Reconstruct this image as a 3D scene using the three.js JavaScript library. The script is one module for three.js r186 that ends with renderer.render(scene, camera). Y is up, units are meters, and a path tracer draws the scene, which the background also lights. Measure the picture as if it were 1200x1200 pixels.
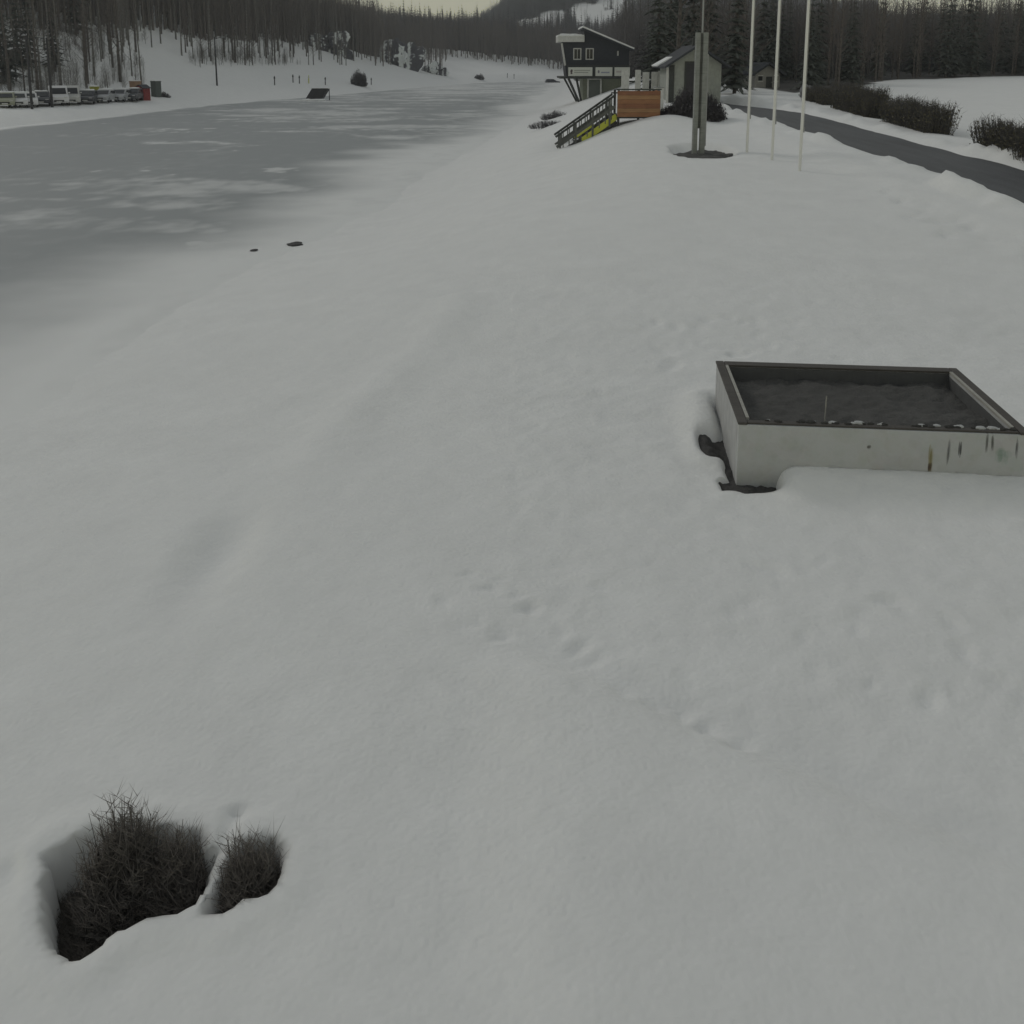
import * as THREE from 'three';
import { mergeGeometries, mergeVertices, toCreasedNormals } from 'three/addons/utils/BufferGeometryUtils.js';
import { RoundedBoxGeometry } from 'three/addons/geometries/RoundedBoxGeometry.js';

// ---------------------------------------------------------------- camera, sky, sun, exposure
const scene = new THREE.Scene();
const CAM_Y = 4.6;
const camera = new THREE.PerspectiveCamera(2 * Math.atan(600 / 1100) * 180 / Math.PI, 1, 0.05, 4000);
camera.position.set(0, CAM_Y, 0);
camera.rotation.x = -10 * Math.PI / 180;
camera.setViewOffset(1200, 1200, 0, 331, 1200, 1200);   // shifted lens: the poles stay nearly upright while the view looks down on the snow
camera.updateProjectionMatrix();

const renderer = new THREE.WebGLRenderer({ antialias: true });
renderer.toneMapping = THREE.LinearToneMapping;
renderer.toneMappingExposure = 0.42;
renderer.shadowMap.enabled = true;

const clamp = (v, a = 0, b = 1) => Math.min(b, Math.max(a, v));
const smooth = (a, b, v) => { const t = clamp((v - a) / (b - a)); return t * t * (3 - 2 * t); };
const lerp = (a, b, t) => a + (b - a) * t;
function rng(seed) { let s = seed >>> 0; return () => { s = (s + 0x6D2B79F5) | 0; let t = Math.imul(s ^ (s >>> 15), 1 | s); t = (t + Math.imul(t ^ (t >>> 7), 61 | t)) ^ t; return ((t ^ (t >>> 14)) >>> 0) / 4294967296; }; }
function hash2(i, j) { let h = Math.imul(i | 0, 374761393) + Math.imul(j | 0, 668265263); h = Math.imul(h ^ (h >>> 13), 1274126177); return ((h ^ (h >>> 16)) >>> 0) / 4294967296; }
function noise(x, y) { const i = Math.floor(x), j = Math.floor(y), u = x - i, v = y - j, a = u * u * (3 - 2 * u), b = v * v * (3 - 2 * v); return lerp(lerp(hash2(i, j), hash2(i + 1, j), a), lerp(hash2(i, j + 1), hash2(i + 1, j + 1), a), b) * 2 - 1; }
function fbm(x, y, n = 4) { let s = 0, a = 1, t = 0; for (let k = 0; k < n; k++) { s += a * noise(x, y); t += a; a *= 0.5; x = x * 2.03 + 17.3; y = y * 2.03 - 9.1; } return s / t; }
function table(T, d) { if (d <= T[0][0]) return T[0][1]; for (let k = 1; k < T.length; k++) if (d <= T[k][0]) { const [a, u] = T[k - 1], [b, v] = T[k]; return lerp(u, v, (d - a) / (b - a)); } return T[T.length - 1][1]; }
function curve(T, d) { return (table(T, d - 3) + 2 * table(T, d) + table(T, d + 3)) / 4; }   // eased table

// overcast sky, a low pale yellow glow over the far end of the lake
{
  const W = 512, Hh = 256, px = new Float32Array(W * Hh * 4);
  for (let j = 0; j < Hh; j++) for (let i = 0; i < W; i++) {
    const el = (0.5 - (j + 0.5) / Hh) * Math.PI, az = ((i + 0.5) / W) * 2 * Math.PI;   // refined below by direction
    const dir = [Math.cos(el) * Math.sin(az), Math.sin(el), -Math.cos(el) * Math.cos(az)];
    const c = 0.06 * fbm(dir[0] * 3 / (Math.abs(dir[1]) + 0.3) + 9, dir[2] * 3 / (Math.abs(dir[1]) + 0.3), 4);
    const g = Math.exp(-Math.max(0, el) * 9);
    const k = ((Hh - 1 - j) * W + i) * 4;
    px[k] = 0.66 + 1.75 * g + c; px[k + 1] = 0.70 + 1.58 * g + c; px[k + 2] = 0.72 + 0.75 * g + c; px[k + 3] = 1;
  }
  const sky = new THREE.DataTexture(px, W, Hh, THREE.RGBAFormat, THREE.FloatType);
  sky.mapping = THREE.EquirectangularReflectionMapping; sky.magFilter = THREE.LinearFilter; sky.minFilter = THREE.LinearFilter;
  sky.wrapS = THREE.RepeatWrapping; sky.needsUpdate = true;
  scene.background = sky; scene.environment = sky;
}
const sun = new THREE.DirectionalLight(new THREE.Color(1, 0.96, 0.9), 1.4);
sun.position.set(-75, 62, -105); sun.castShadow = true; sun.shadow.radius = 26;
sun.shadow.mapSize.set(2048, 2048);
Object.assign(sun.shadow.camera, { left: -120, right: 120, top: 120, bottom: -120, near: 1, far: 500 });
scene.add(sun, sun.target); sun.target.position.set(0, 0, -40);

// ---------------------------------------------------------------- the lie of the land (D is the distance up the lake, -z)
const ICE = -0.6;
const SHORE_R = [[-10, -8.6], [10, -8.4], [18, -8.0], [30, -6.6], [45, -5.2], [60, -3.4], [100, 0.5], [170, 7], [240, 12], [300, 17], [340, 19]];
const CREST = [[-10, -1.5], [8, 0], [14, 2], [25, 5.2], [33, 6.2], [45, 6.3], [56, 8], [75, 13], [100, 16], [170, 26], [300, 40]];
const LEVEL = [[-10, 0], [8, 0.05], [14, 0.3], [20, 0.95], [26, 1.5], [33, 1.75], [45, 2.1], [60, 2.5], [100, 3.1], [200, 4], [400, 6]];
const SHORE_L = [[-10, -44], [80, -42], [124, -39], [153, -33], [220, -21], [262, -11], [285, 2], [300, 17], [340, 60]];
const PARK = [[0, 0], [3, 0.8], [5, 1.05], [13, 1.5], [18, 2.6], [40, 11], [80, 27], [160, 50], [600, 70]];
const SLOPE = [[0, 0], [2.5, 0.7], [10, 2.6], [20, 6], [40, 14], [80, 29], [160, 50], [600, 70]];
// plan of the road: distance up the lake -> x of its middle, and its level
const ROAD_X = [[8, 15.8], [14, 15.2], [20, 13.9], [26, 13.3], [33, 12.85], [40, 12.9], [47, 12.9], [54, 12.5], [60, 11.6], [80, 8]];
const ROAD_HALF = 1.3;
const roadY = (D) => curve(LEVEL, D) + 0.08 - 0.35 * smooth(44, 60, D);
const PIT = [];            // outline of the melt hollow round the shrub, filled in below
const PLANTER = { x: 2.45, z: -9.2, w: 3.5, d: 2.15, yaw: 0.05 };
function hillL(x, D) {
  const s = curve(SHORE_L, D) - x;
  if (s < -2) return null;
  const near = table(PARK, Math.max(0, s)), far = table(SLOPE, Math.max(0, s));
  let y = lerp(near, far, smooth(108, 140, D));
  y = Math.min(y, 2.2 + (y - 2.2) * lerp(1, 0.3, smooth(235, 300, D)));
  return ICE - 0.15 + y + Math.min(0, s) * 0.5;
}
function farHill(x, D) {
  const a = x / Math.max(60, D);
  const top = lerp(16, 84, smooth(-0.06, 0.06, a)) * lerp(1, 0.42, smooth(0.22, 0.33, a));
  return top * smooth(330, 900, D) + 6 * smooth(900, 1500, D);
}
const woodEdge = (a) => table([[0.19, 58], [0.3, 64], [0.345, 67], [0.4, 86], [0.5, 92], [1, 92]], a);   // where the right-hand wood begins
function land(x, D) {
  // rough shape without small relief
  const xs = curve(SHORE_R, D), xc = curve(CREST, D), P = curve(LEVEL, D);
  const t = (x - xs) / (xc - xs);
  let y;
  if (t <= 0) y = ICE - 0.08 + Math.max(-1.2, (x - xs) * 0.12);
  else if (t < 1) { const near = t * (2 - t) * 0.55 + t * t * (3 - 2 * t) * 0.45, far = t * t * (3 - 2 * t) * 0.85 + t * t * t * (4 - 3 * t) * 0.15; y = lerp(ICE - 0.08, P, lerp(near, far, smooth(12, 34, D))); }
  else y = P + 0.012 * Math.min(60, x - xc) ;
  if (D > 55 && x > 20) y += 6 * smooth(90, 260, D) * smooth(24, 90, x);
  const l = hillL(x, D);
  if (l !== null) y = Math.max(y, l);
  if (D > 280) y = Math.max(y, lerp(y, 1.5, smooth(286, 312, D)));
  return y + farHill(x, D);
}
// ---------------------------------------------------------------- helpers
const taken = {};
function numbered(n) { const k = taken[n] = (taken[n] ?? -1) + 1; return k ? n + '_' + String(k).padStart(3, '0') : n; }
function tag(o, label, category, group, kind) { o.userData = { label, category }; if (group) o.userData.group = group; if (kind) o.userData.kind = kind; return o; }
function thing(name, label, category, pos = [0, 0, 0], turn = 0, group) { const o = new THREE.Group(); o.name = numbered(name); o.position.set(...pos); o.rotation.y = turn; tag(o, label, category, group); scene.add(o); return o; }
function mesh(name, geo, mat, parent = scene) { const m = new THREE.Mesh(geo, mat); m.name = parent === scene ? numbered(name) : name; m.castShadow = m.receiveShadow = true; parent.add(m); return m; }
function structure(name, geo, mat) { const m = mesh(name, geo, mat); m.userData.kind = 'structure'; return m; }
function copy(src, label, group) { const c = src.clone(); c.name = numbered(src.name.replace(/_\d{3}$/, '')); c.userData = { ...src.userData }; if (label) c.userData.label = label; if (group) c.userData.group = group; scene.add(c); return c; }
const V = (x, y, z) => new THREE.Vector3(x, y, z);
function mat(r, g, b, rough = 0.85, extra = {}) { const { metal = 0, ...e } = extra; const m = new THREE.MeshStandardMaterial({ roughness: rough, metalness: metal, ...e }); m.color.setRGB(r, g, b); return m; }
// grain textures: values round 1, to be multiplied by the material's colour
function grain(w, h, f, srgb = true) {
  const d = new Uint8Array(w * h * 4);
  for (let j = 0; j < h; j++) for (let i = 0; i < w; i++) { const v = clamp(f(i, j)) ** (srgb ? 1 / 2.2 : 1) * 255, k = (j * w + i) * 4; d[k] = d[k + 1] = d[k + 2] = v; d[k + 3] = 255; }
  const t = new THREE.DataTexture(d, w, h); t.wrapS = t.wrapT = THREE.RepeatWrapping; t.magFilter = THREE.LinearFilter; t.minFilter = THREE.LinearMipmapLinearFilter; t.generateMipmaps = true; if (srgb) t.colorSpace = THREE.SRGBColorSpace; t.needsUpdate = true; return t;
}
const tile = (f, n) => (i, j) => { const u = i / n, v = j / n; return f(i, j) * (1 - u) * (1 - v) + f(i - n, j) * u * (1 - v) + f(i, j - n) * (1 - u) * v + f(i - n, j - n) * u * v; };
const woodTex = grain(256, 256, tile((i, j) => 0.72 + 0.2 * fbm(i * 0.012, j * 0.35, 3) + 0.16 * fbm(i * 0.02 + 40, j * 0.04, 3), 256));
const stainTex = grain(512, 512, tile((i, j) => 0.8 + 0.14 * fbm(i * 0.015, j * 0.015, 4) + 0.12 * fbm(i * 0.06 + 30, j * 0.012, 3), 512));
const barkTex = grain(128, 256, tile((i, j) => 0.62 + 0.4 * fbm(i * 0.09, j * 0.03, 3), 128));
const bumpTex = grain(512, 512, tile((i, j) => 0.5 + 0.34 * fbm(i * 0.03, j * 0.03, 5) + 0.16 * noise(i * 0.45, j * 0.45), 512), false);

class Geo {                                                     // a triangle collector
  constructor() { this.p = []; this.i = []; this.t = []; }
  get n() { return this.p.length / 3; }
  v(x, y, z, u = 0, w = 0) { this.p.push(x, y, z); this.t.push(u, w); return this.n - 1; }
  tri(a, b, c) { const k = this.n; for (const q of [a, b, c]) this.v(q.x, q.y, q.z, q.x + q.z, q.y); this.i.push(k, k + 1, k + 2); }
  quad(a, b, c, d) { const k = this.n; const w = a.distanceTo(b), h = a.distanceTo(d); this.v(a.x, a.y, a.z, 0, 0); this.v(b.x, b.y, b.z, w, 0); this.v(c.x, c.y, c.z, w, h); this.v(d.x, d.y, d.z, 0, h); this.i.push(k, k + 1, k + 2, k, k + 2, k + 3); }
  tube(pts, rad, n = 5, cap = false) {
    const k0 = this.n, L = pts.length; let len = 0;
    for (let s = 0; s < L; s++) {
      const d = pts[Math.min(L - 1, s + 1)].clone().sub(pts[Math.max(0, s - 1)]).normalize();
      const a = Math.abs(d.y) > 0.9 ? V(1, 0, 0) : V(0, 1, 0), u = a.cross(d).normalize(), w = d.clone().cross(u);
      if (s) len += pts[s].distanceTo(pts[s - 1]);
      for (let q = 0; q <= n; q++) { const f = q / n * Math.PI * 2, c = Math.cos(f) * rad[s], e = Math.sin(f) * rad[s]; this.v(pts[s].x + u.x * c + w.x * e, pts[s].y + u.y * c + w.y * e, pts[s].z + u.z * c + w.z * e, q / n * 0.4, len); }
    }
    for (let s = 0; s < L - 1; s++) for (let q = 0; q < n; q++) { const a = k0 + s * (n + 1) + q, b = a + n + 1; this.i.push(a, a + 1, b + 1, a, b + 1, b); }
    if (cap) for (const s of [0, L - 1]) { const c = this.v(pts[s].x, pts[s].y, pts[s].z); for (let q = 0; q < n; q++) { const a = k0 + s * (n + 1) + q; this.i.push(c, a + 1, a); } }
  }
  spike(a, b, r) {                                              // a three-sided pointed twig
    const d = b.clone().sub(a).normalize(), u = (Math.abs(d.y) > 0.9 ? V(1, 0, 0) : V(0, 1, 0)).cross(d).normalize(), w = d.clone().cross(u), k = this.n;
    for (let q = 0; q < 3; q++) { const f = q * 2.094; this.v(a.x + (u.x * Math.cos(f) + w.x * Math.sin(f)) * r, a.y + (u.y * Math.cos(f) + w.y * Math.sin(f)) * r, a.z + (u.z * Math.cos(f) + w.z * Math.sin(f)) * r); }
    this.v(b.x, b.y, b.z, 0, 1); this.i.push(k, k + 1, k + 3, k + 1, k + 2, k + 3, k + 2, k, k + 3);
  }
  done(smoothN = true) { const g = new THREE.BufferGeometry(); g.setAttribute('position', new THREE.Float32BufferAttribute(this.p, 3)); g.setAttribute('uv', new THREE.Float32BufferAttribute(this.t, 2)); g.setIndex(this.i); g.computeVertexNormals(); return smoothN ? g : g; }
}
function boxUV(g) {                                             // uv in metres on an axis-aligned shape
  if (g.index) g = g.toNonIndexed(); const p = g.attributes.position, n = p.count, uv = new Float32Array(n * 2); g.computeVertexNormals(); const nn = g.attributes.normal;
  for (let i = 0; i < n; i++) { const ax = Math.abs(nn.getX(i)), ay = Math.abs(nn.getY(i)), az = Math.abs(nn.getZ(i)); const [u, w] = ay > ax && ay > az ? [p.getX(i), p.getZ(i)] : ax > az ? [p.getZ(i), p.getY(i)] : [p.getX(i), p.getY(i)]; uv[2 * i] = u; uv[2 * i + 1] = w; }
  g.setAttribute('uv', new THREE.BufferAttribute(uv, 2)); return g;
}
function box(w, h, d, x = 0, y = 0, z = 0, bev = 0) {           // centred on x,z; y is its underside
  const g = bev > 0 ? new RoundedBoxGeometry(w, h, d, 1, bev) : new THREE.BoxGeometry(w, h, d); g.translate(x, y + h / 2, z); return boxUV(g);
}
function bar(a, b, w, h) {                                      // a squared timber from a to b
  const A = V(...a), B = V(...b), L = A.distanceTo(B), g = boxUV(new THREE.BoxGeometry(L, h, w)); const d = B.clone().sub(A).normalize();
  const yaw = Math.atan2(-d.z, d.x), pitch = Math.asin(d.y); g.rotateZ(pitch); g.rotateY(yaw); g.translate((A.x + B.x) / 2, (A.y + B.y) / 2, (A.z + B.z) / 2); return g;
}
function prism(pts, depth, bev = 0) { const s = new THREE.Shape(pts.map(([x, y]) => new THREE.Vector2(x, y))); const g = new THREE.ExtrudeGeometry(s, { depth: depth - 2 * bev, bevelEnabled: bev > 0, bevelThickness: bev, bevelSize: bev, bevelOffset: -bev, bevelSegments: 2, steps: 1 }); g.translate(0, 0, bev); return g; }
const join = (l) => mergeGeometries(l.map((g) => { const q = g.index ? g.toNonIndexed() : g; for (const k of Object.keys(q.attributes)) if (!['position', 'normal', 'uv'].includes(k)) q.deleteAttribute(k); return q; }));

// ---------------------------------------------------------------- small relief of the snow
const POLY_A = [[-2.77, 4.86], [-2.62, 4.55], [-2.43, 4.24], [-2.27, 4.16], [-2.14, 4.31], [-1.98, 4.42], [-1.84, 4.44], [-1.75, 4.48], [-1.765, 4.85], [-1.93, 4.98], [-2.3, 5.04], [-2.58, 5.03], [-2.72, 4.97]];
const POLY_C = [[-1.685, 4.43], [-1.56, 4.41], [-1.49, 4.49], [-1.36, 4.53], [-1.34, 4.8], [-1.48, 4.92], [-1.655, 4.88]];
function polyDist(P, x, y) {                                     // signed distance, positive inside
  let d = 1e9, s = -1;
  for (let i = 0, j = P.length - 1; i < P.length; j = i++) {
    const [ax, ay] = P[j], [bx, by] = P[i], t = clamp(((x - ax) * (bx - ax) + (y - ay) * (by - ay)) / ((bx - ax) ** 2 + (by - ay) ** 2));
    d = Math.min(d, Math.hypot(x - ax - t * (bx - ax), y - ay - t * (by - ay)));
    if ((ay > y) !== (by > y) && x < (bx - ax) * (y - ay) / (by - ay) + ax) s = -s;
  }
  return d * s;
}
// concrete planter: corner nearest the camera on the left, turn, size
const PL = { x: 2.44, D: 9.58, yaw: 0.1, w: 2.98, d: 2.12, top: 0.78 };
function planterLocal(x, D) { const dx = x - PL.x, dD = D - PL.D, c = Math.cos(PL.yaw), s = Math.sin(PL.yaw); return [dx * c - dD * s, dx * s + dD * c]; }
const prints = [];
{
  const r = rng(5);
  for (const [x, D, s] of [[-0.59, 7.39, 1], [-0.07, 6.95, 1], [0.54, 6.77, 1.2], [0.4, 6.95, 0.8], [0.62, 6.6, 1], [0.81, 6.2, 1], [1.02, 6.05, 0.9], [1.2, 5.92, 1], [1.38, 5.8, 1], [1.53, 5.65, 1.1], [2.38, 7.79, 1.3], [2.2, 7.9, 0.9], [3.27, 7.24, 1.5], [3.15, 7.32, 1], [3.52, 6.63, 1.1], [3.03, 6.12, 1.2], [3.66, 6.25, 1.2], [3.75, 6.15, 1], [-2.9, 4.69, 1.2], [-2.95, 4.8, 0.9], [0.1, 7.3, 0.9], [-0.25, 7.6, 0.8], [0.75, 7.6, 0.7]]) prints.push([x, D, 0.1 * s, 0.019 + 0.009 * s, r() * 3]);
  for (let k = 0; k < 26; k++) { const t = r(); prints.push([lerp(-0.3, 1.6, t) + (r() - 0.5) * 0.9, lerp(7.4, 5.7, t) + (r() - 0.3) * 1.0, 0.06 + 0.06 * r(), 0.011 + 0.012 * r(), r() * 3]); }
  for (let k = 0; k < 16; k++) prints.push([1.8 + r() * 2.2, 6 + r() * 2, 0.06 + 0.06 * r(), 0.011 + 0.012 * r(), r() * 3]);
  for (let k = 0; k < 22; k++) prints.push([2.3 + r() * 2.6, 13.0 + r() * 2.4, 0.1 + 0.12 * r(), 0.022 + 0.025 * r(), r() * 3]);   // trampled beyond the planter
  for (let k = 0; k < 30; k++) prints.push([9.2 + r() * 2.0, 18 + r() * 6, 0.15 + 0.2 * r(), 0.06 + 0.08 * r(), r() * 3]);          // churned snow by the road
}
function relief(x, D) {
  let y = 0;
  if (D > 1 && D < 90 && x > -14 && x < 40) {
    y += 0.055 * fbm(x * 0.35 + 3, D * 0.35, 3) + 0.011 * fbm(x * 1.7, D * 1.7, 3) + 0.006 * noise(x * 6, D * 6);
    if (D < 17) {
      y -= 0.17 * Math.exp(-(((x + 2.85) / 0.32) ** 2 + ((D - 8.45) / 0.9) ** 2));                                  // long shallow hollow
      y += 0.09 * Math.exp(-(((x + 1.9 - (D - 12) * 0.16 + 0.2 * Math.sin(D * 0.7)) / 0.5) ** 2)) * smooth(9, 11.5, D);   // old windblown ridge
      const e = (D - 6.75) * 0.815 + (x - 0.05) * 0.58;                                                             // edge of the trodden strip
      y += 0.11 * (1 - smooth(-0.34, 0.04, e)) * smooth(-0.4, 0.4, x) * smooth(2, 4, D) - 0.05 * Math.exp(-(((e - 0.12) / 0.16) ** 2)) * smooth(-0.4, 0.4, x);
      if (x > 0) y += 0.02 * smooth(0.1, 0.5, e) * fbm(x * 4, D * 4, 3);
    }
    for (const [px, pD, r, dep, a] of prints) { const dx = x - px, dD = D - pD; if (Math.abs(dx) > 4 * r || Math.abs(dD) > 4 * r) continue; const c = Math.cos(a), s = Math.sin(a), q = ((dx * c + dD * s) / r) ** 2 + ((dD * c - dx * s) / (r * 0.6)) ** 2; y -= dep * Math.exp(-q * 0.75) - 0.2 * dep * Math.exp(-((Math.sqrt(q) - 1.7) ** 2) * 4); }
  } else if (x < -20 || D > 90) y += 0.25 * fbm(x * 0.12, D * 0.12, 3) * smooth(2, 9, Math.max(0, curve(SHORE_L, D) - x)) ;
  return y;
}
function ground(x, D) {
  let y = land(x, D) + relief(x, D);
  if (D < 6 && D > 3.5 && x > -4 && x < 0) {                      // melt hollow round the shrub
    const j = 0.02 * noise(x * 9, D * 9) + 0.012 * noise(x * 23, D * 23), a = polyDist(POLY_A, x, D) + j, c = polyDist(POLY_C, x, D) + j;
    y += 0.03 * Math.exp(-((Math.max(a, c) + 0.12) ** 2) / 0.012);
    y -= 0.62 * smooth(-0.01, 0.075, Math.max(a, c));
    if (x > -1.86 && x < -1.62 && D > 4.55 && D < 5.2) y -= 0.05 * smooth(0.0, 0.1, 0.1 - Math.abs(x + 1.72));
  }
  if (D > 8.5 && D < 13 && x > 1.5 && x < 7) {                    // snow against and inside the planter
    const [u, v] = planterLocal(x, D), du = Math.max(-u, u - PL.w), dv = Math.max(-v, v - PL.d), out = Math.hypot(Math.max(du, 0), Math.max(dv, 0)), inn = Math.max(du, dv);
    if (inn < -0.06) y -= 1.3;
    else {
      if (v < 0.05 && u > 0.3) y += 0.19 * smooth(0.3, 0.62, u) * Math.exp(-((out / 0.45) ** 2)) * (1 - 0.25 * smooth(1, 3, u));   // drift on the near face
      if (u < 0.2 && v > 0.25) y += 0.12 * Math.exp(-(((out - 0.22) / 0.25) ** 2)) * smooth(0.2, 0.7, v) - 0.1 * Math.exp(-((out / 0.05) ** 2));
      y -= 0.3 * Math.exp(-(((u + 0.0) / 0.16) ** 4)) * smooth(0.06, -0.02, v) * Math.exp(-(((v + 0.02) / 0.09) ** 2));
      y -= 0.3 * smooth(0.46, 0.38, u) * smooth(-0.2, -0.1, u) * smooth(-0.27, -0.2, v) * (v < 0.05 ? 1 : 0);           // melt gap at the corner
      y -= 0.4 * Math.exp(-(((u + 0.12) / 0.18) ** 4 + ((v - 0.9) / 0.26) ** 2));                                   // hole by the side wall
      if (u < 0.1) y -= 0.16 * Math.exp(-((out / 0.07) ** 2)) * smooth(0.75, 0.3, v);
    }
  }
  if (D > 29 && D < 36 && x > 4 && x < 9) y -= 0.34 * smooth(1.2, 0.85, Math.hypot((x - 6.55) / 1.0, (D - 32.3) / 1.5) + 0.16 * noise(x * 1.6, D * 1.6)) + 0.1 * smooth(1.6, 0.3, Math.hypot(x - 6.5, (D - 31.2) / 1.2));   // hollow round the post
  y -= 0.32 * Math.exp(-(((x - 2.6) / 1.5) ** 2 + ((D - 41.8) / 2.6) ** 2));
  y += 0.42 * Math.exp(-(((x - 6.9) / 1.5) ** 2 + ((D - 41.2) / 1.7) ** 2));
  y += 0.55 * Math.exp(-(((x - 10.9) / 0.9) ** 2 + ((D - 46) / 5) ** 2));                       // heap thrown up beside the bend
  if (D > 6 && D < 66 && x > 7 && x < 24) {                       // ploughed road
    const y00 = y, e = Math.abs(x - curve(ROAD_X, D)) - ROAD_HALF + 0.12 * noise(x * 0.4 + 5, D * 0.6) , c = roadY(D);
    const berm = land(x, D) + relief(x, D) + 0.26 * Math.exp(-(((e - 0.75) / 0.55) ** 2)) * (0.8 + 0.9 * noise(x * 0.9, D * 0.7) + 0.5 * noise(x * 2.3, D * 2.1));
    y = lerp(c - 0.14, Math.max(berm, c + 0.12), smooth(-0.1, 0.4, e) ) * 1; y = lerp(y, y00, Math.max(smooth(1.6, 2.8, e), smooth(58, 64, D)));
  }
  return y;
}
const gy = (x, D) => land(x, D);
const CLEARINGS = [[2, 520, 17, 62], [14, 462, 10, 26], [46, 480, 15, 60], [62, 560, 12, 40], [-14, 470, 7, 20], [-9, 570, 9, 34], [22, 545, 13, 30], [31, 480, 9, 22], [40, 540, 10, 30], [-57, 462, 11, 13]];   // x, distance, half widths

// ---------------------------------------------------------------- ground, ice, road
function steps(a, b, fine, lo, hi, g) { const L = []; for (let v = a, s = fine; v > lo; s *= g) { v -= s; L.unshift(v); } for (let v = a; v <= b; v += fine) L.push(v); for (let v = L[L.length - 1], s = fine; v < hi; s *= g) { v += s; L.push(v); } return L; }
const snowTex = grain(1024, 1024, tile((i, j) => 0.93 + 0.05 * fbm(i * 0.012, j * 0.012, 4) + 0.03 * fbm(i * 0.09 + 7, j * 0.09, 3), 1024));
const M = {
  snow: mat(0.84, 0.845, 0.83, 0.92, { vertexColors: true, map: snowTex, bumpMap: bumpTex, bumpScale: 0.02 }),
  cap: mat(0.8, 0.81, 0.8, 0.92),
};
{
  const X = steps(-3.3, 5.8, 0.042, -1300, 1300, 1.03), Dd = steps(3.9, 11.9, 0.042, -14, 1700, 1.016), nx = X.length, nd = Dd.length;
  const p = new Float32Array(nx * nd * 3), uv = new Float32Array(nx * nd * 2), col = new Float32Array(nx * nd * 3), idx = [];
  for (let j = 0; j < nd; j++) for (let i = 0; i < nx; i++) {
    const k = j * nx + i, x = X[i], D = Dd[j]; p[3 * k] = x; p[3 * k + 1] = ground(x, D); p[3 * k + 2] = -D; uv[2 * k] = x / 6; uv[2 * k + 1] = D / 6;
    // needle litter and brushwood cover the floor of the dense woods, with snow lying in the openings
    let w = 0; if (D > 340) w = woodCover(x, D); else if (x > 19 && D > 58 && D < 340) { const ed = woodEdge(x / D); w = smooth(ed - 2, ed + 4, D + 3 * noise(x * 0.2, D * 0.2)); }
    const litter = w > 0.5 ? 1 : 0;
    col[3 * k] = lerp(1, 0.075, litter); col[3 * k + 1] = lerp(1, 0.07, litter); col[3 * k + 2] = lerp(1, 0.065, litter);
  }
  for (let j = 0; j < nd - 1; j++) for (let i = 0; i < nx - 1; i++) { const a = j * nx + i; idx.push(a, a + 1, a + nx + 1, a, a + nx + 1, a + nx); }
  const g = new THREE.BufferGeometry(); g.setAttribute('position', new THREE.BufferAttribute(p, 3)); g.setAttribute('uv', new THREE.BufferAttribute(uv, 2)); g.setAttribute('color', new THREE.BufferAttribute(col, 3)); g.setIndex(idx); g.computeVertexNormals();
  const m = structure('snow_ground', g, M.snow); m.userData.label = 'smooth grey white snow covering the bank and the hills'; 
}
function woodCover(x, D) {                                       // 1 where the far hillside is wooded, 0 in its clearings
  let c = 1;
  for (const [cx, cD, rx, rD] of CLEARINGS) { const q = ((x - cx) / rx) ** 2 + ((D - cD) / rD) ** 2 + 1.1 * fbm(x * 0.09 + cx, D * 0.035, 4); if (q < 1) c = 0; }
  return c * smooth(352, 368, D + 10 * noise(x * 0.05, 3.3));
}
{
  const W = 1024, Hh = 2048, x0 = -52, x1 = 26, d0 = 0, d1 = 320, d = new Uint8Array(W * Hh * 4);
  for (let j = 0; j < Hh; j++) { const D = lerp(d0, d1, (j + 0.5) / Hh), xr = curve(SHORE_R, D), xl = curve(SHORE_L, D);
    for (let i = 0; i < W; i++) {
      const x = lerp(x0, x1, (i + 0.5) / W), s = xr - x, sl = x - xl;
      const big = fbm(x * 0.07 + 2, D * 0.08 + 8, 4), mid = fbm(x * 0.22, D * 0.3 + 3, 4), fine = fbm(x * 1.6 + 9, D * 1.1, 3);
      let c = smooth(5.5, -0.5, s + 3.2 * big + 2.4 * mid + 0.7 * fine);                                     // snow lying in from the bank
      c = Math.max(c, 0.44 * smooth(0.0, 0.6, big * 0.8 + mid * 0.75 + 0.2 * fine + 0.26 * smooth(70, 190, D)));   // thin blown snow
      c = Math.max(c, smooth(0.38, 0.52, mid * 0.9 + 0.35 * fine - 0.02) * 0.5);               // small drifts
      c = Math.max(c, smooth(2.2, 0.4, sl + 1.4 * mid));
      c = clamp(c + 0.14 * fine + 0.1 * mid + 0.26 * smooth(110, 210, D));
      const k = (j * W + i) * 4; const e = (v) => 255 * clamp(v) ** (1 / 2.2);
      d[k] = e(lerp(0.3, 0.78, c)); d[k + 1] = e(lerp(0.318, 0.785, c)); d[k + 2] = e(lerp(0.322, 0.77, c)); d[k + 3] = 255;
    } }
  const t = new THREE.DataTexture(d, W, Hh); t.magFilter = THREE.LinearFilter; t.minFilter = THREE.LinearMipmapLinearFilter; t.generateMipmaps = true; t.colorSpace = THREE.SRGBColorSpace; t.needsUpdate = true;
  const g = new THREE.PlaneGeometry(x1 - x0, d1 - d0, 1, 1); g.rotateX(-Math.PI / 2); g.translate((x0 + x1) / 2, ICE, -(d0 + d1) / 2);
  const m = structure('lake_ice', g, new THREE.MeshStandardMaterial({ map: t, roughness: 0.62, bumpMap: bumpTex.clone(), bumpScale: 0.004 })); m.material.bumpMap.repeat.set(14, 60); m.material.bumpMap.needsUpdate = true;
  m.userData.label = 'grey slushy lake ice streaked with thin snow';
}
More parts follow.
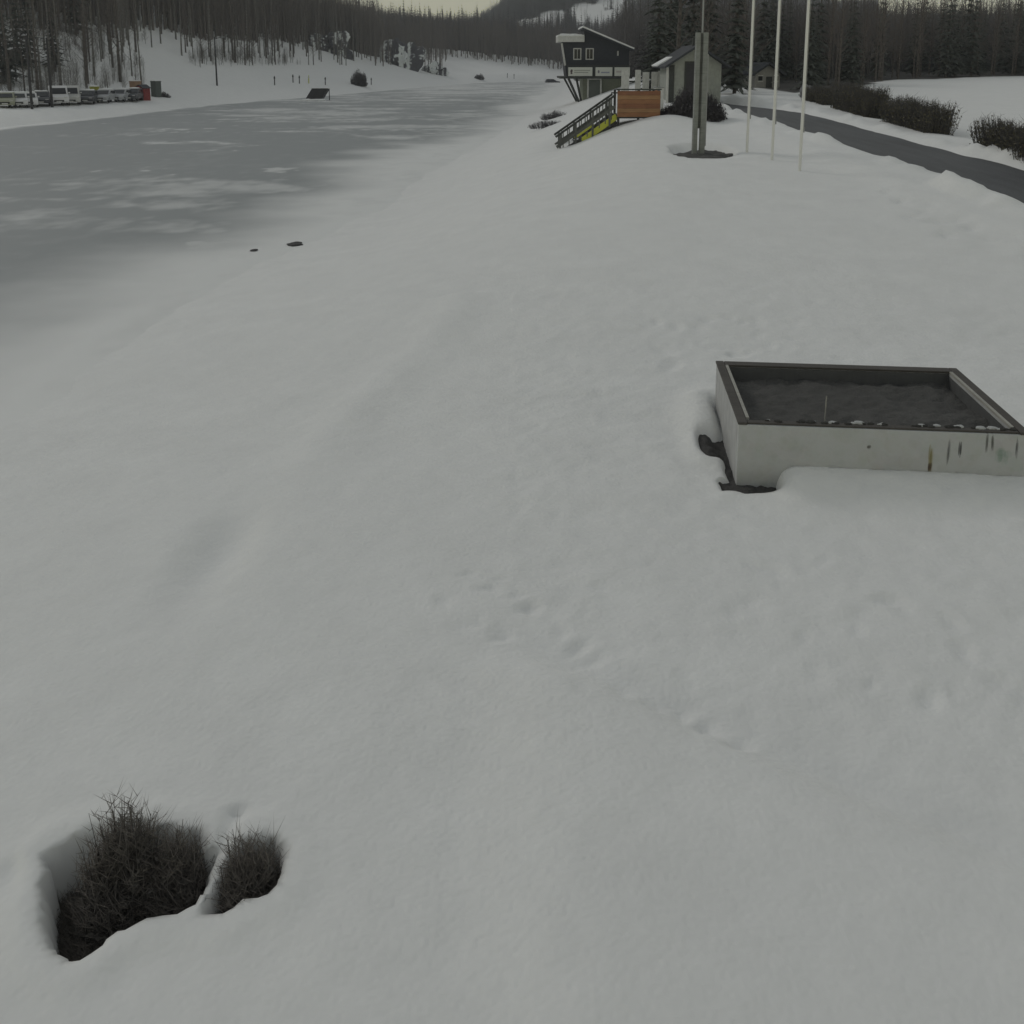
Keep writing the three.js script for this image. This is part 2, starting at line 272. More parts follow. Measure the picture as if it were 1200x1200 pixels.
{
  const G = new Geo(), n = 150;
  for (let s = 0; s <= n; s++) { const D = lerp(6, 60, s / n), x = curve(ROAD_X, D), y = roadY(D); for (let q = 0; q <= 6; q++) { const o = lerp(-1, 1, q / 6) * (ROAD_HALF + 0.35); G.v(x + o, y + 0.03 * (1 - (q / 3 - 1) ** 2), -D, o, D); } }
  for (let s = 0; s < n; s++) for (let q = 0; q < 6; q++) { const a = s * 7 + q; G.i.push(a, a + 1, a + 8, a, a + 8, a + 7); }
  const asphalt = grain(512, 512, tile((i, j) => 0.6 + 0.25 * fbm(i * 0.02, j * 0.008, 4) + 0.2 * noise(i * 0.5, j * 0.5), 512));
  asphalt.repeat.set(0.3, 0.12);
  structure('road', G.done(), mat(0.135, 0.14, 0.146, 0.65, { map: asphalt })).userData.label = 'bare wet asphalt road curving past the hedges';
}
// ---------------------------------------------------------------- trees
M.bark = mat(0.15, 0.132, 0.118, 0.95, { map: barkTex });
M.paleBark = mat(0.24, 0.23, 0.21, 0.95, { map: barkTex });
M.twig = mat(0.13, 0.11, 0.098, 0.95);
M.twigPale = mat(0.16, 0.15, 0.135, 0.95);
M.needle = mat(0.075, 0.085, 0.072, 0.9, { side: THREE.DoubleSide });
M.slopeWood = mat(0.16, 0.142, 0.128, 0.95); M.woodMass = mat(0.12, 0.112, 0.11, 0.95, { side: THREE.DoubleSide });
function bareTree(seed, h, spread, dense = 1) {
  const r = rng(seed), T = new Geo(), C = new Geo(), pts = [], rad = [], lean = (r() - 0.5) * 0.08 * h, lean2 = (r() - 0.5) * 0.08 * h;
  for (let k = 0; k <= 9; k++) { const t = k / 9; pts.push(V(lean * t * t + (r() - 0.5) * 0.1 * t * 2, h * t, lean2 * t * t + (r() - 0.5) * 0.1 * t * 2)); rad.push(h * 0.0125 * (1 - t * 0.93) + 0.008); }
  pts[0].y = -0.6; T.tube(pts, rad, 6);
  const at = (t) => { const f = t * 9, k = Math.min(8, Math.floor(f)); return pts[k].clone().lerp(pts[k + 1], f - k); };
  const nb = Math.round((20 + r() * 8) * dense);
  for (let b = 0; b < nb; b++) {
    const t = 0.2 + 0.78 * ((b + r()) / nb), o = at(t), az = b * 2.4 + r(), up = 0.5 + 0.5 * r() + t * 0.4, L = spread * h * (1.05 - t) ** 0.6 * (0.45 + 0.5 * r());
    const d = V(Math.cos(az), up, Math.sin(az)).normalize(), mid = o.clone().addScaledVector(d, L * 0.5).add(V(0, L * 0.02, 0)), end = o.clone().addScaledVector(d, L).add(V(0, L * 0.14, 0));
    C.tube([o, mid, end], [0.012 * h * (1 - t) * 0.5 + 0.012, 0.016, 0.006], 3);
    const ns = Math.round(7 * dense);
    for (let s = 0; s < ns; s++) {
      const q = 0.2 + 0.8 * (s + r()) / ns, so = q < 0.5 ? o.clone().lerp(mid, q * 2) : mid.clone().lerp(end, q * 2 - 1), sd = d.clone().add(V(r() - 0.5, r() * 0.6 - 0.1, r() - 0.5).multiplyScalar(1.5)).normalize(), sl = L * (0.22 + 0.25 * r()), se = so.clone().addScaledVector(sd, sl);
      C.spike(so, se, 0.011);
      for (let w = 0; w < 5; w++) { const wo = so.clone().lerp(se, 0.2 + 0.75 * r()), wd = sd.clone().add(V(r() - 0.5, r() * 0.5 - 0.1, r() - 0.5).multiplyScalar(1.8)).normalize(); C.spike(wo, wo.clone().addScaledVector(wd, sl * (0.35 + 0.4 * r())), 0.0075); }
    }
  }
  return [T.done(), C.done()];
}
function spruce(seed, h, wide) {
  const r = rng(seed), T = new Geo(), C = new Geo();
  T.tube([V(0, -0.6, 0), V(0, h * 0.5, 0), V(0, h, 0)], [h * 0.014, h * 0.008, 0.01], 5);
  const layers = 17;
  for (let l = 0; l < layers; l++) {
    const t = (l + 0.3) / layers, y = h * (0.06 + 0.92 * t), R = wide * h * (1 - t) ** 0.85 + 0.12, nb = 6 + Math.floor(4 * (1 - t));
    for (let b = 0; b < nb; b++) {
      const az = b / nb * 6.283 + l * 1.1 + (r() - 0.5) * 0.7, L = R * (0.7 + 0.5 * r()), drop = L * (0.25 + 0.25 * r()), y0 = y + (r() - 0.5) * h * 0.03, dx = Math.cos(az), dz = Math.sin(az);
      let prev = V(0, y0, 0);
      for (let s = 1; s <= 3; s++) {
        const q = s / 3, p = V(dx * L * q, y0 - drop * q * q + (s === 3 ? 0.06 * L : 0), dz * L * q), wd = L * 0.34 * (1.15 - q) + 0.05;
        const a = prev.clone().add(V(-dz * wd, -wd * 0.35, dx * wd)), c = prev.clone().add(V(dz * wd, -wd * 0.35, -dx * wd));
        C.tri(prev, p, a); C.tri(prev, c, p); C.tri(a.clone().add(V(dx * wd * 0.6, -wd * 0.7 * r(), dz * wd * 0.6)), prev, p); C.tri(c.clone().add(V(dx * wd * 0.6, -wd * 0.7 * r(), dz * wd * 0.6)), p, prev);
        prev = p;
      }
    }
  }
  return [T.done(), C.done()];
}
const BARE = [[11, 11, 0.3], [12, 12.5, 0.26], [13, 9.5, 0.34], [14, 13.5, 0.24], [15, 8, 0.36]].map(([s, h, w]) => [...bareTree(s, h, w), h]);
const SPRUCE = [[21, 12, 0.19], [22, 14, 0.16], [23, 9.5, 0.22]].map(([s, h, w]) => [...spruce(s, h, w), h]);
const POLE_TREE = [[31, 10, 0.13], [32, 12, 0.11], [33, 8.5, 0.15]].map(([s, h, w]) => [...bareTree(s, h, w, 0.6), h]);
function plantTree(name, form, mT, mC, x, D, size, turn, label, group, y = gy(x, D)) {
  const t = thing(name, label, 'tree', [x, y, -D], turn, group); t.scale.setScalar(size);
  mesh('trunk', form[0], mT, t); mesh('crown', form[1], mC, t); return t;
}
const clearOf = (x, D, R) => R.every(([a, b, c]) => Math.hypot(x - a, D - b) > c);
{
  // the wood on the left lakeside slope
  const r = rng(77), spots = [];
  let made = 0, guard = 0;
  while (made < 230 && guard++ < 9000) {
    const D = 100 + 150 * Math.pow(r(), 1.1), s = (D < 125 ? 14 : D < 150 ? 10 : 14) + 30 * Math.pow(r(), 1.15), x = curve(SHORE_L, D) - s;
    const px = 600 + 1100 * x / (D * 0.985); if (px < -60 || px > 425) continue;
    if ((px > 165 && px < 205 && s < 24) || (px > 200 && s < 17)) continue;                            // snowy gap behind the parked vehicles
    if (!clearOf(x, D, spots)) continue; spots.push([x, D, 1.2]); made++;
    const k = r(), turn = r() * 6.28, size = 0.8 + 0.45 * r();
    if (k < 0.1 && px < 110) plantTree('spruce_tree', SPRUCE[made % 3], M.bark, M.needle, x, D, size, turn, 'dark spruce in the wood on the left lakeside slope', 'spruces on the left slope');
    else if (k < 0.55) plantTree('bare_tree', POLE_TREE[made % 3], M.paleBark, M.twigPale, x, D, size, turn, 'slender pale trunked bare tree on the left lakeside slope', 'slender bare trees on the left slope');
    else plantTree('bare_tree', BARE[made % 5], M.bark, M.twig, x, D, size, turn, 'spreading dark bare tree in the wood on the left lakeside slope', 'spreading bare trees on the left slope');
  }
}
{
  // edge of the wood behind the snow field on the right
  const r = rng(78), spots = []; let made = 0, guard = 0;
  while (made < 125 && guard++ < 4000) {
    const a = 0.19 + 0.44 * r(), edge = woodEdge(a), D = edge + 3 + 26 * Math.pow(r(), 1.6), x = a * D;
    if (Math.abs(x / D - 0.268) < 0.025 && D < 82 || !clearOf(x, D, spots)) continue; spots.push([x, D, 1.5]); made++;
    const k = r(), turn = r() * 6.28, size = (0.58 + 0.22 * r()) * (D > 85 ? 1 : 0.95);
    if (k < 0.35) plantTree('spruce_tree', SPRUCE[made % 3], M.bark, M.needle, x, D, size, turn, 'dark spruce at the wood edge behind the snow field on the right', 'spruces at the right wood edge');
    else plantTree('bare_tree', BARE[made % 5], M.bark, M.twig, x, D, size, turn, 'dark bare tree at the wood edge behind the snow field on the right', 'bare trees at the right wood edge');
  }
}
{
  // tall dark trees between the tower and the shed
  const r = rng(79), L = [[9.5, 62], [11.5, 66], [13.2, 70], [15, 64], [17, 68], [12.5, 76], [16, 78], [19.5, 84], [22.5, 86], [14.2, 86], [18, 88], [24.5, 90], [16.8, 97], [20.5, 100], [15.2, 104], [24, 102], [18.5, 110], [22, 112]];
  L.forEach(([x, D], k) => { if (k % 3 !== 1) plantTree('spruce_tree', SPRUCE[k % 3], M.bark, M.needle, x, D, 0.8 + 0.35 * r(), r() * 6, 'tall dark spruce in the clump behind the shed and tower', 'spruces behind the shed'); else plantTree('bare_tree', BARE[k % 5], M.bark, M.twig, x, D, 0.85 + 0.3 * r(), r() * 6, 'dark bare tree in the clump behind the shed and tower', 'bare trees behind the shed'); });
}
function massGeo([t, c]) { return mergeGeometries([t, c]); }
function forest(name, label, forms, material, spots) {
  forms.forEach((g, k) => {
    const own = spots.filter((_, i) => i % forms.length === k), m = new THREE.InstancedMesh(g, material, own.length), q = new THREE.Object3D();
    own.forEach(([x, D, s, a], i) => { q.position.set(x, gy(x, D) - 0.3, -D); q.rotation.y = a; q.scale.set(s, s * (0.9 + 0.2 * ((a * 7) % 1)), s); q.updateMatrix(); m.setMatrixAt(i, q.matrix); });
    m.name = numbered(name); m.castShadow = m.receiveShadow = true; tag(m, label, 'forest', undefined, 'stuff'); scene.add(m);
  });
}
{
  const r = rng(80), far = [], left = [], right = [], gap = [];
  for (let k = 0; k < 30000; k++) {
    const D = 352 + 850 * Math.pow(r(), 1.25), a = -0.24 + 0.62 * r(), x = a * D;
    if (woodCover(x, D) < 0.5) { if (r() < 0.16) gap.push([x, D, 0.3 + 0.3 * r(), r() * 6]); continue; }
    far.push([x, D, 0.75 + 0.5 * r(), r() * 6.28]);
  }
  for (let k = 0; k < 7000; k++) { const D = 92 + 240 * r(), s = 33 + 4 * noise(D * 0.1, 1) + 110 * Math.pow(r(), 1.5), x = curve(SHORE_L, D) - s, px = 600 + 1117 * x / D; if (px < -120 || px > 445) continue; left.push([x, D, 0.8 + 0.5 * r(), r() * 6.28]); }
  for (let k = 0; k < 700; k++) { const D = 235 + 80 * r(), x = curve(SHORE_L, Math.min(D, 284)) - 16 - 90 * r() - (D > 262 ? 6 : 0), px = 600 + 1117 * x / D; if (px < 418 || px > 640 || (px > 462 && px < 506 && D < 262)) continue; left.push([x, D, 0.6 + 0.4 * r(), r() * 6.28]); }
  for (let k = 0; k < 1500; k++) { const D = 318 + 40 * r(), x = -80 + 190 * r(); left.push([x, D, 0.7 + 0.4 * r(), r() * 6.28]); }
  for (let k = 0; k < 3800; k++) { const a = 0.2 + 0.5 * r(), D = (a < 0.38 ? 92 : 114) + 225 * Math.pow(r(), 1.3), x = a * D; right.push([x, D, (0.52 + 0.24 * r()), r() * 6.28]); }
  for (let k = 0; k < 900; k++) { const a = 0.09 + 0.13 * r(), D = 125 + 200 * r(), x = Math.max(a * D, curve(SHORE_R, D) + 12); right.push([x, D, 0.6 + 0.4 * r(), r() * 6.28]); }
  const brush = []; for (let k = 0; k < 2600; k++) { const D = 92 + 150 * r(), s = (D < 125 ? 11 : 8) + 24 * r(), x = curve(SHORE_L, D) - s, px = 600 + 1117 * x / D; if (px < -40 || px > 410 || (px > 168 && px < 200 && s < 22) || (px > 200 && s < 17) ||  noise(x * 0.16, D * 0.09) < 0.05) continue; brush.push([x, D, 0.16 + 0.22 * r(), r() * 6.28]); }
  forest('slope_brush', 'tangle of pale bare brush between the trunks on the left slope', [massGeo(BARE[4]), massGeo(BARE[2])], M.twigPale, brush);
  forest('hillside_forest', 'dark wood covering the far hills beyond the head of the lake', [massGeo(SPRUCE[0]), massGeo(SPRUCE[1]), massGeo(BARE[0]), massGeo(SPRUCE[2])], M.woodMass, far);
  forest('clearing_brush', 'thin brush standing in the snowy clearings of the far hills', [massGeo(BARE[2])], M.twigPale, gap);
  forest('slope_forest', 'dense dark wood high on the left slope and round the lake head', [massGeo(BARE[1]), massGeo(BARE[0]), massGeo(BARE[3])], M.slopeWood, left);
  forest('field_forest', 'dense dark wood behind the snow field on the right', [massGeo(BARE[0]), massGeo(BARE[1]), massGeo(SPRUCE[2]), massGeo(BARE[3])], M.woodMass, right);
}
// ---------------------------------------------------------------- materials of the built things
Object.assign(M, {
  concrete: mat(0.52, 0.525, 0.52, 0.85, { map: stainTex, bumpMap: bumpTex, bumpScale: 0.004 }),
  liner: mat(0.11, 0.112, 0.112, 0.7, { map: stainTex }),
  capWood: mat(0.1, 0.09, 0.08, 0.7, { map: woodTex }),
  paleStrip: mat(0.5, 0.49, 0.44, 0.7, { map: woodTex }),
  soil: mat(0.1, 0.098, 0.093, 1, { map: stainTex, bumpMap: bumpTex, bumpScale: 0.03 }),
  gapShade: mat(0.06, 0.058, 0.056, 0.95, { bumpMap: bumpTex, bumpScale: 0.03 }),  // dark tone that paints shade into the gaps by the planter
  darkWall: mat(0.045, 0.05, 0.062, 0.75, { map: woodTex }),
  greenWall: mat(0.42, 0.45, 0.35, 0.8, { map: stainTex }),
  white: mat(0.72, 0.72, 0.68, 0.7, { map: stainTex }),
  darkTrim: mat(0.06, 0.065, 0.06, 0.75, { map: woodTex }),
  greyWood: mat(0.16, 0.165, 0.15, 0.9, { map: woodTex }),
  darkWood: mat(0.07, 0.068, 0.07, 0.9, { map: woodTex }),
  postWood: mat(0.32, 0.335, 0.31, 0.85, { map: woodTex }),
  orange: mat(0.4, 0.19, 0.09, 0.75, { map: woodTex }),
  orangeSet: [mat(0.4, 0.19, 0.09, 0.75, { map: woodTex }), mat(0.33, 0.145, 0.075, 0.75, { map: woodTex }), mat(0.45, 0.25, 0.12, 0.75, { map: woodTex })],
  yellow: mat(0.5, 0.52, 0.06, 0.6),
  pole: mat(0.72, 0.72, 0.68, 0.45),
  glass: mat(0.02, 0.022, 0.025, 0.12),
  roofing: mat(0.05, 0.055, 0.065, 0.8, { map: stainTex }),
  tyre: mat(0.025, 0.025, 0.026, 0.9), rim: mat(0.35, 0.35, 0.36, 0.35, { metal: 0.8 }), lens: mat(0.6, 0.6, 0.58, 0.15),
  steel: mat(0.3, 0.31, 0.31, 0.5, { metal: 0.6 }),
  rock: mat(0.16, 0.15, 0.15, 0.95, { vertexColors: true, bumpMap: bumpTex, bumpScale: 0.15 }),
});
// a lumpy pillow of lying snow, w by d, h thick, underside at y
function snowPad(w, d, h, x, y, z, seed = 1, n = 10) {
  const g = new THREE.BoxGeometry(w, h, d, n, 2, n), p = g.attributes.position;
  for (let i = 0; i < p.count; i++) { let X = p.getX(i), Y = p.getY(i), Z = p.getZ(i); const e = Math.min(1, (1 - Math.abs(X) / (w / 2)) * w / (h * 1.5), (1 - Math.abs(Z) / (d / 2)) * d / (h * 1.5)); if (Y > 0) Y = -h / 2 + h * (0.35 + 0.65 * Math.sqrt(Math.max(0, e))) * (0.85 + 0.3 * noise(X * 2.2 + seed, Z * 2.2)); X += 0.2 * h * noise(Z * 3 + seed, Y * 9); Z += 0.2 * h * noise(X * 3 + seed, Y * 9 + 4); p.setXYZ(i, X, Y, Z); }
  g.translate(x, y + h / 2, z); g.computeVertexNormals(); return g;
}

// ---------------------------------------------------------------- planter in the snow
{
  const y0 = -0.35, t = thing('planter', 'long white rendered planter box sunk in the snow, dark and empty inside', 'planter', [PL.x, y0, -PL.D], -PL.yaw);
  const H = PL.top - y0, w = PL.w, d = PL.d, k = 0.13;
  const cv = document.createElement('canvas'); cv.width = 1024; cv.height = 384; const c = cv.getContext('2d');
  c.fillStyle = '#c6c8c8'; c.fillRect(0, 0, 1024, 384);
  const r = rng(9);
  for (let i = 0; i < 1400; i++) { c.fillStyle = `rgba(${90 + r() * 60 | 0},${90 + r() * 50 | 0},${70 + r() * 40 | 0},${0.01 + 0.02 * r()})`; const s = 4 + 30 * r() ** 3; c.beginPath(); c.ellipse(r() * 1024, r() * 384, s, s * (0.4 + r()), r() * 3, 0, 7); c.fill(); }
  const drip = (x, y, ww, hh, col) => { c.fillStyle = col; for (let q = 0; q < 9; q++) { c.beginPath(); c.ellipse(x + (r() - 0.5) * ww, y + hh * (0.2 + 0.6 * r()), ww * (0.2 + 0.3 * r()), hh * (0.25 + 0.3 * r()), 0, 0, 7); c.fill(); } };
  drip(690, 45, 12, 110, 'rgba(110,95,40,0.16)'); drip(690, 120, 10, 30, 'rgba(60,45,35,0.25)'); drip(752, 40, 8, 70, 'rgba(60,60,60,0.16)'); drip(790, 30, 8, 64, 'rgba(50,50,50,0.25)'); drip(880, 12, 8, 60, 'rgba(60,58,55,0.2)'); drip(900, 8, 7, 55, 'rgba(60,58,55,0.2)'); drip(985, 14, 8, 60, 'rgba(60,58,55,0.16)'); drip(940, 50, 34, 50, 'rgba(100,130,115,0.10)'); drip(470, 60, 12, 14, 'rgba(80,75,70,0.2)');
  const tx = new THREE.CanvasTexture(cv); tx.colorSpace = THREE.SRGBColorSpace; tx.repeat.set(1 / w, 1 / H);
  tx.wrapS = tx.wrapT = THREE.RepeatWrapping;
  const front = new THREE.MeshStandardMaterial({ map: tx, roughness: 0.85, bumpMap: bumpTex, bumpScale: 0.004 }); front.color.setRGB(0.8, 0.8, 0.79);
  mesh('front_wall', box(w, H, k, w / 2, 0, -k / 2, 0.008), front, t);
  mesh('back_wall', box(w, H, k, w / 2, 0, -d + k / 2, 0.008), M.concrete, t);
  mesh('side_wall', box(k, H, d - 2 * k, k / 2, 0, -d / 2), M.concrete, t);
  mesh('side_wall', box(k, H, d - 2 * k, w - k / 2, 0, -d / 2), M.concrete, t);
  mesh('rim_board', box(0.1, 0.028, d + 0.02, 0.04, H + 0.002, -d / 2, 0.006), M.capWood, t);
  mesh('rim_board', box(0.1, 0.028, d + 0.02, w - 0.04, H + 0.002, -d / 2, 0.006), M.capWood, t);
  mesh('rim_board', box(w - 0.19, 0.028, 0.15, w / 2, H + 0.002, -d + 0.068, 0.006), M.capWood, t);
  mesh('rim_board', box(w - 0.19, 0.02, 0.08, w / 2, H + 0.002, -0.06, 0.006), M.capWood, t);
  mesh('inner_batten', box(0.035, 0.05, d - 0.3, 0.112, H - 0.02, -d / 2), M.paleStrip, t);
  mesh('inner_batten', box(0.035, 0.05, d - 0.3, w - 0.112, H - 0.02, -d / 2), M.paleStrip, t);
  mesh('liner', join([box(w - 2 * k - 0.01, 0.925, 0.012, w / 2, 0.2, -d + k + 0.01), box(w - 2 * k - 0.01, 0.9, 0.012, w / 2, 0.2, -k - 0.01), box(0.012, 0.9, d - 2 * k - 0.03, k + 0.008, 0.2, -d / 2), box(0.012, 0.9, d - 2 * k - 0.03, w - k - 0.008, 0.2, -d / 2)]), M.liner, t);
  const sg = new THREE.PlaneGeometry(w - 2 * k, d - 2 * k, 60, 40); sg.rotateX(-Math.PI / 2); const sp = sg.attributes.position; for (let i = 0; i < sp.count; i++) sp.setY(i, 0.05 * fbm(sp.getX(i) * 3, sp.getZ(i) * 3, 3) + 0.02 * noise(sp.getX(i) * 14, sp.getZ(i) * 14)); sg.translate(w / 2, 0.98, -d / 2); sg.computeVertexNormals();
  mesh('soil', sg, M.soil, t);
  const G = new Geo(); G.tube([V(1.02, 0.8, -0.5), V(1.02, 1.05, -0.52), V(1.025, 1.3, -0.525)], [0.009, 0.008, 0.007], 5); mesh('plant_cane', G.done(), M.paleStrip, t);
  // crusts of old snow and leaves lying along the near rim
  const rr = rng(4), C = [], L = [];
  for (let q = 0; q < 44; q++) { const u = 0.3 + rr() * 2.6, s = 0.012 + 0.026 * rr(), g = new THREE.IcosahedronGeometry(s, 2), p = g.attributes.position; g.scale(1.5, 0.6, 0.9); for (let i = 0; i < p.count; i++) { const f = 1 + 0.25 * noise(p.getX(i) * 60 + q, p.getY(i) * 60 + p.getZ(i) * 60); p.setXYZ(i, p.getX(i) * f, p.getY(i) * f, p.getZ(i) * f); } g.translate(u, H + 0.026, -0.07 - 0.04 * rr()); g.computeVertexNormals(); (rr() < 0.62 ? C : L).push(g); }
  mesh('snow_crust', join(C), mat(0.42, 0.43, 0.43, 0.95), t); mesh('leaf_litter', join(L), M.soil, t);
  // dark sheet standing in for shade at the bottom of the melt gaps
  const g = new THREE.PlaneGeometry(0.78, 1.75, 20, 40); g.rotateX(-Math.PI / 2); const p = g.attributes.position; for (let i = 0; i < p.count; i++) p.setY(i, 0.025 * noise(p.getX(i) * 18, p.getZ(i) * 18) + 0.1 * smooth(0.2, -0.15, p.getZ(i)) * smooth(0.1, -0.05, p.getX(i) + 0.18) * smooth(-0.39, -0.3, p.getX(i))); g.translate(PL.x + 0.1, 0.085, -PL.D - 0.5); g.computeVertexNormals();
  structure('gap_shade_sheet', g, M.gapShade).userData.label = 'dark sheet standing in for shade in the gaps beside the planter';
}

// ---------------------------------------------------------------- shrub in its hollow
M.stem = mat(0.1, 0.094, 0.086, 0.95);
M.stem2 = mat(0.15, 0.135, 0.12, 0.95);
function hollowShrub(label, seed, poly, spots, n) {
  const r = rng(seed), base = -0.5, [cx, cD] = spots[0], t = thing('bare_shrub', label, 'shrub', [cx, base, -cD], 0);
  const top = (x, D) => { let h = 0.1; for (const [sx, sD, rad, hh] of spots) h = Math.max(h, hh * Math.sqrt(Math.max(0, 1 - (((x - sx) / rad) ** 2 + ((D - sD) / (rad * 1.15)) ** 2) * 0.75))); return h; };
  const S = new Geo(), T = new Geo(), F = new Geo(); let made = 0, guard = 0;
  while (made < n && guard++ < n * 20) {
    const x = poly[0][0] + (r() * 1.6 - 0.2), D = 4.1 + r(); if (polyDist(poly, x, D) < 0.02) continue; made++;
    const h = top(x, D) * (0.72 + 0.3 * r() + (r() < 0.12 ? 0.25 : 0)), a = V(x - cx, 0, cD - D), lean = V((r() - 0.5) * 0.24 * h, 0, (r() - 0.5) * 0.24 * h), m = a.clone().add(V(lean.x * 0.4, h * 0.5, lean.z * 0.4)), b = a.clone().add(V(lean.x, h, lean.z));
    S.tube([a, m, b], [0.006, 0.0045, 0.0015], 3);
    for (let k = 0; k < 9; k++) { const q = 0.15 + 0.85 * r(), o = q < 0.5 ? a.clone().lerp(m, q * 2) : m.clone().lerp(b, q * 2 - 1), az = r() * 6.28, L = 0.06 + 0.12 * r(), e = o.clone().add(V(Math.cos(az) * L * 0.75, L * (0.3 + 0.8 * r()), Math.sin(az) * L * 0.75)); (q > 0.7 ? T : S).spike(o, e, 0.0026); if (r() < 0.7) { const o2 = o.clone().lerp(e, 0.5), az2 = r() * 6.28; (q > 0.7 ? T : S).spike(o2, o2.clone().add(V(Math.cos(az2) * L * 0.4, L * 0.45, Math.sin(az2) * L * 0.4)), 0.002); } }
    for (let k = 0; k < 4; k++) { const q = r() * 0.75, o = a.clone().lerp(b, q).add(V((r() - 0.5) * 0.08, 0, (r() - 0.5) * 0.08)), s = 0.012 + 0.016 * r(), u = V(r() - 0.5, r() - 0.5, r() - 0.5).normalize(), w = V(r() - 0.5, r() - 0.5, r() - 0.5).cross(u).normalize(); F.quad(o.clone().addScaledVector(u, -s), o.clone().addScaledVector(w, -s * 0.6), o.clone().addScaledVector(u, s), o.clone().addScaledVector(w, s * 0.6)); }
  }
  mesh('stems', S.done(), M.stem, t); mesh('twig_tips', T.done(), M.stem2, t); mesh('dead_leaves', F.done(), M.stem, t);
}
hollowShrub('larger dark bare shrub with twiggy top in the melt hollow in the near snow', 41, POLY_A, [[-2.29, 4.78, 0.2, 0.78], [-2.14, 4.78, 0.12, 0.66], [-1.96, 4.78, 0.18, 0.6]], 1600);
hollowShrub('smaller dark bare shrub right of the larger one in the near snow', 42, POLY_C, [[-1.53, 4.7, 0.19, 0.62]], 480);
{
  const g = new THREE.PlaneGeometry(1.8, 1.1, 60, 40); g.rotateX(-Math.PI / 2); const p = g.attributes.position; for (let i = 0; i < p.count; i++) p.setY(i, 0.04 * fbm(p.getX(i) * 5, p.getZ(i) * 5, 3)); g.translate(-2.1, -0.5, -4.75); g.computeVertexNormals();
  structure('pit_soil_and_shade', g, M.soil).userData.label = 'dark soil and litter, also standing in for shade at the bottom of the hollow';  // soil kept dark to double as shade between the bright snow walls
}

// ---------------------------------------------------------------- hedges and bushes
M.hedgeTwig = mat(0.08, 0.075, 0.07, 0.95); M.hedgeLeaf = mat(0.11, 0.1, 0.065, 0.9, { side: THREE.DoubleSide }); M.bushTwig = mat(0.075, 0.07, 0.075, 0.95);
function bushMass(parent, seed, inside, n, bounds, leafMat, leafSize, topLeaf = 0) {
  const r = rng(seed), S = new Geo(), F = new Geo(), [bx, by, bz] = bounds; let made = 0, guard = 0;
  while (made < n && guard++ < n * 12) {
    const x = (r() * 2 - 1) * bx, z = (r() * 2 - 1) * bz, h = inside(x, z); if (h <= 0.05) continue; made++;
    const a = V(x * 0.85, -0.15, z * 0.8), b = V(x + (r() - 0.5) * 0.2, h * (0.75 + 0.33 * r()), z + (r() - 0.5) * 0.2);
    S.tube([a, a.clone().lerp(b, 0.5).add(V((r() - 0.5) * 0.06, 0, (r() - 0.5) * 0.06)), b], [0.012, 0.009, 0.003], 3);
    for (let k = 0; k < 7; k++) { const o = a.clone().lerp(b, 0.15 + 0.85 * r()), az = r() * 6.28, L = 0.1 + 0.2 * r(); S.spike(o, o.clone().add(V(Math.cos(az) * L * 0.7, L * (0.2 + 0.8 * r()), Math.sin(az) * L * 0.7)), 0.006); }
    for (let k = 0; k < 5; k++) { const o = a.clone().lerp(b, 0.1 + 0.85 * r()).add(V((r() - 0.5) * 0.22, 0, (r() - 0.5) * 0.22)), s = leafSize * (0.6 + 0.8 * r()), u = V(r() - 0.5, r() - 0.5, r() - 0.5).normalize(), w = V(r() - 0.5, r() - 0.5, r() - 0.5).cross(u).normalize(); F.quad(o.clone().addScaledVector(u, -s), o.clone().addScaledVector(w, -s * 0.6), o.clone().addScaledVector(u, s), o.clone().addScaledVector(w, s * 0.6)); }
  }
  mesh('branches', S.done(), parent.userData.twig ?? M.hedgeTwig, parent); mesh('leaves', F.done(), leafMat, parent); delete parent.userData.twig;
}
function hedge(label, seed, [x0, D0], [x1, D1], h, w) {
  const L = Math.hypot(x1 - x0, D1 - D0), cx = (x0 + x1) / 2, cD = (D0 + D1) / 2, y = gy(cx, cD) - 0.05, turn = Math.atan2(D1 - D0, x1 - x0), t = thing('hedge', label, 'hedge', [cx, y, -cD], turn, 'hedges beside the road');
  const slope = (gy(x1, D1) - gy(x0, D0)) / L;
  const f = (x, z) => { const e = Math.min(1, (L / 2 - Math.abs(x)) / 0.3 + 0.6); const ew = 1 - (Math.abs(z) / (w / 2)) ** 6 * 0.15; return h * e ** 0.4 * ew * (0.92 + 0.1 * noise(x * 1.3 + seed, z * 2) + 0.08 * noise(x * 5 + seed, 2)); };
  bushMass(t, seed, f, Math.round(L * 190), [L / 2, h, w / 2], M.hedgeLeaf, 0.045); t.rotation.z = 0; t.userData.slope = undefined; delete t.userData.slope; t.rotateZ(Math.atan(slope));
}
hedge('low far stub of hedge nearest the grey boulder, beyond the other hedges', 51, [17.6, 56.0], [17.5, 51.5], 0.95, 1.1);
hedge('long hedge second from the boulder, seen between road and snow field', 52, [17.4, 50.3], [16.5, 42.4], 1.4, 1.3);
hedge('middle hedge with rounded right end before the wide gap', 53, [16.45, 40.9], [16.1, 35.2], 1.25, 1.2);
hedge('nearest hedge, cut off by the right edge of the picture', 54, [15.75, 31.4], [15.3, 23.5], 1.15, 1.2);
function bush(name, label, seed, x, D, rx, h, rz, n, leafMat, leafSize, twig, group) {
  const t = thing(name, label, 'bush', [x, gy(x, D) - 0.05, -D], 0, group); t.userData.twig = twig;
  bushMass(t, seed, (a, b) => h * Math.sqrt(Math.max(0, 1 - (a / rx) ** 2 - (b / rz) ** 2)) * (0.86 + 0.22 * noise(a * 1.5 + seed, b * 1.5)), n, [rx, h, rz], leafMat, leafSize); return t;
}
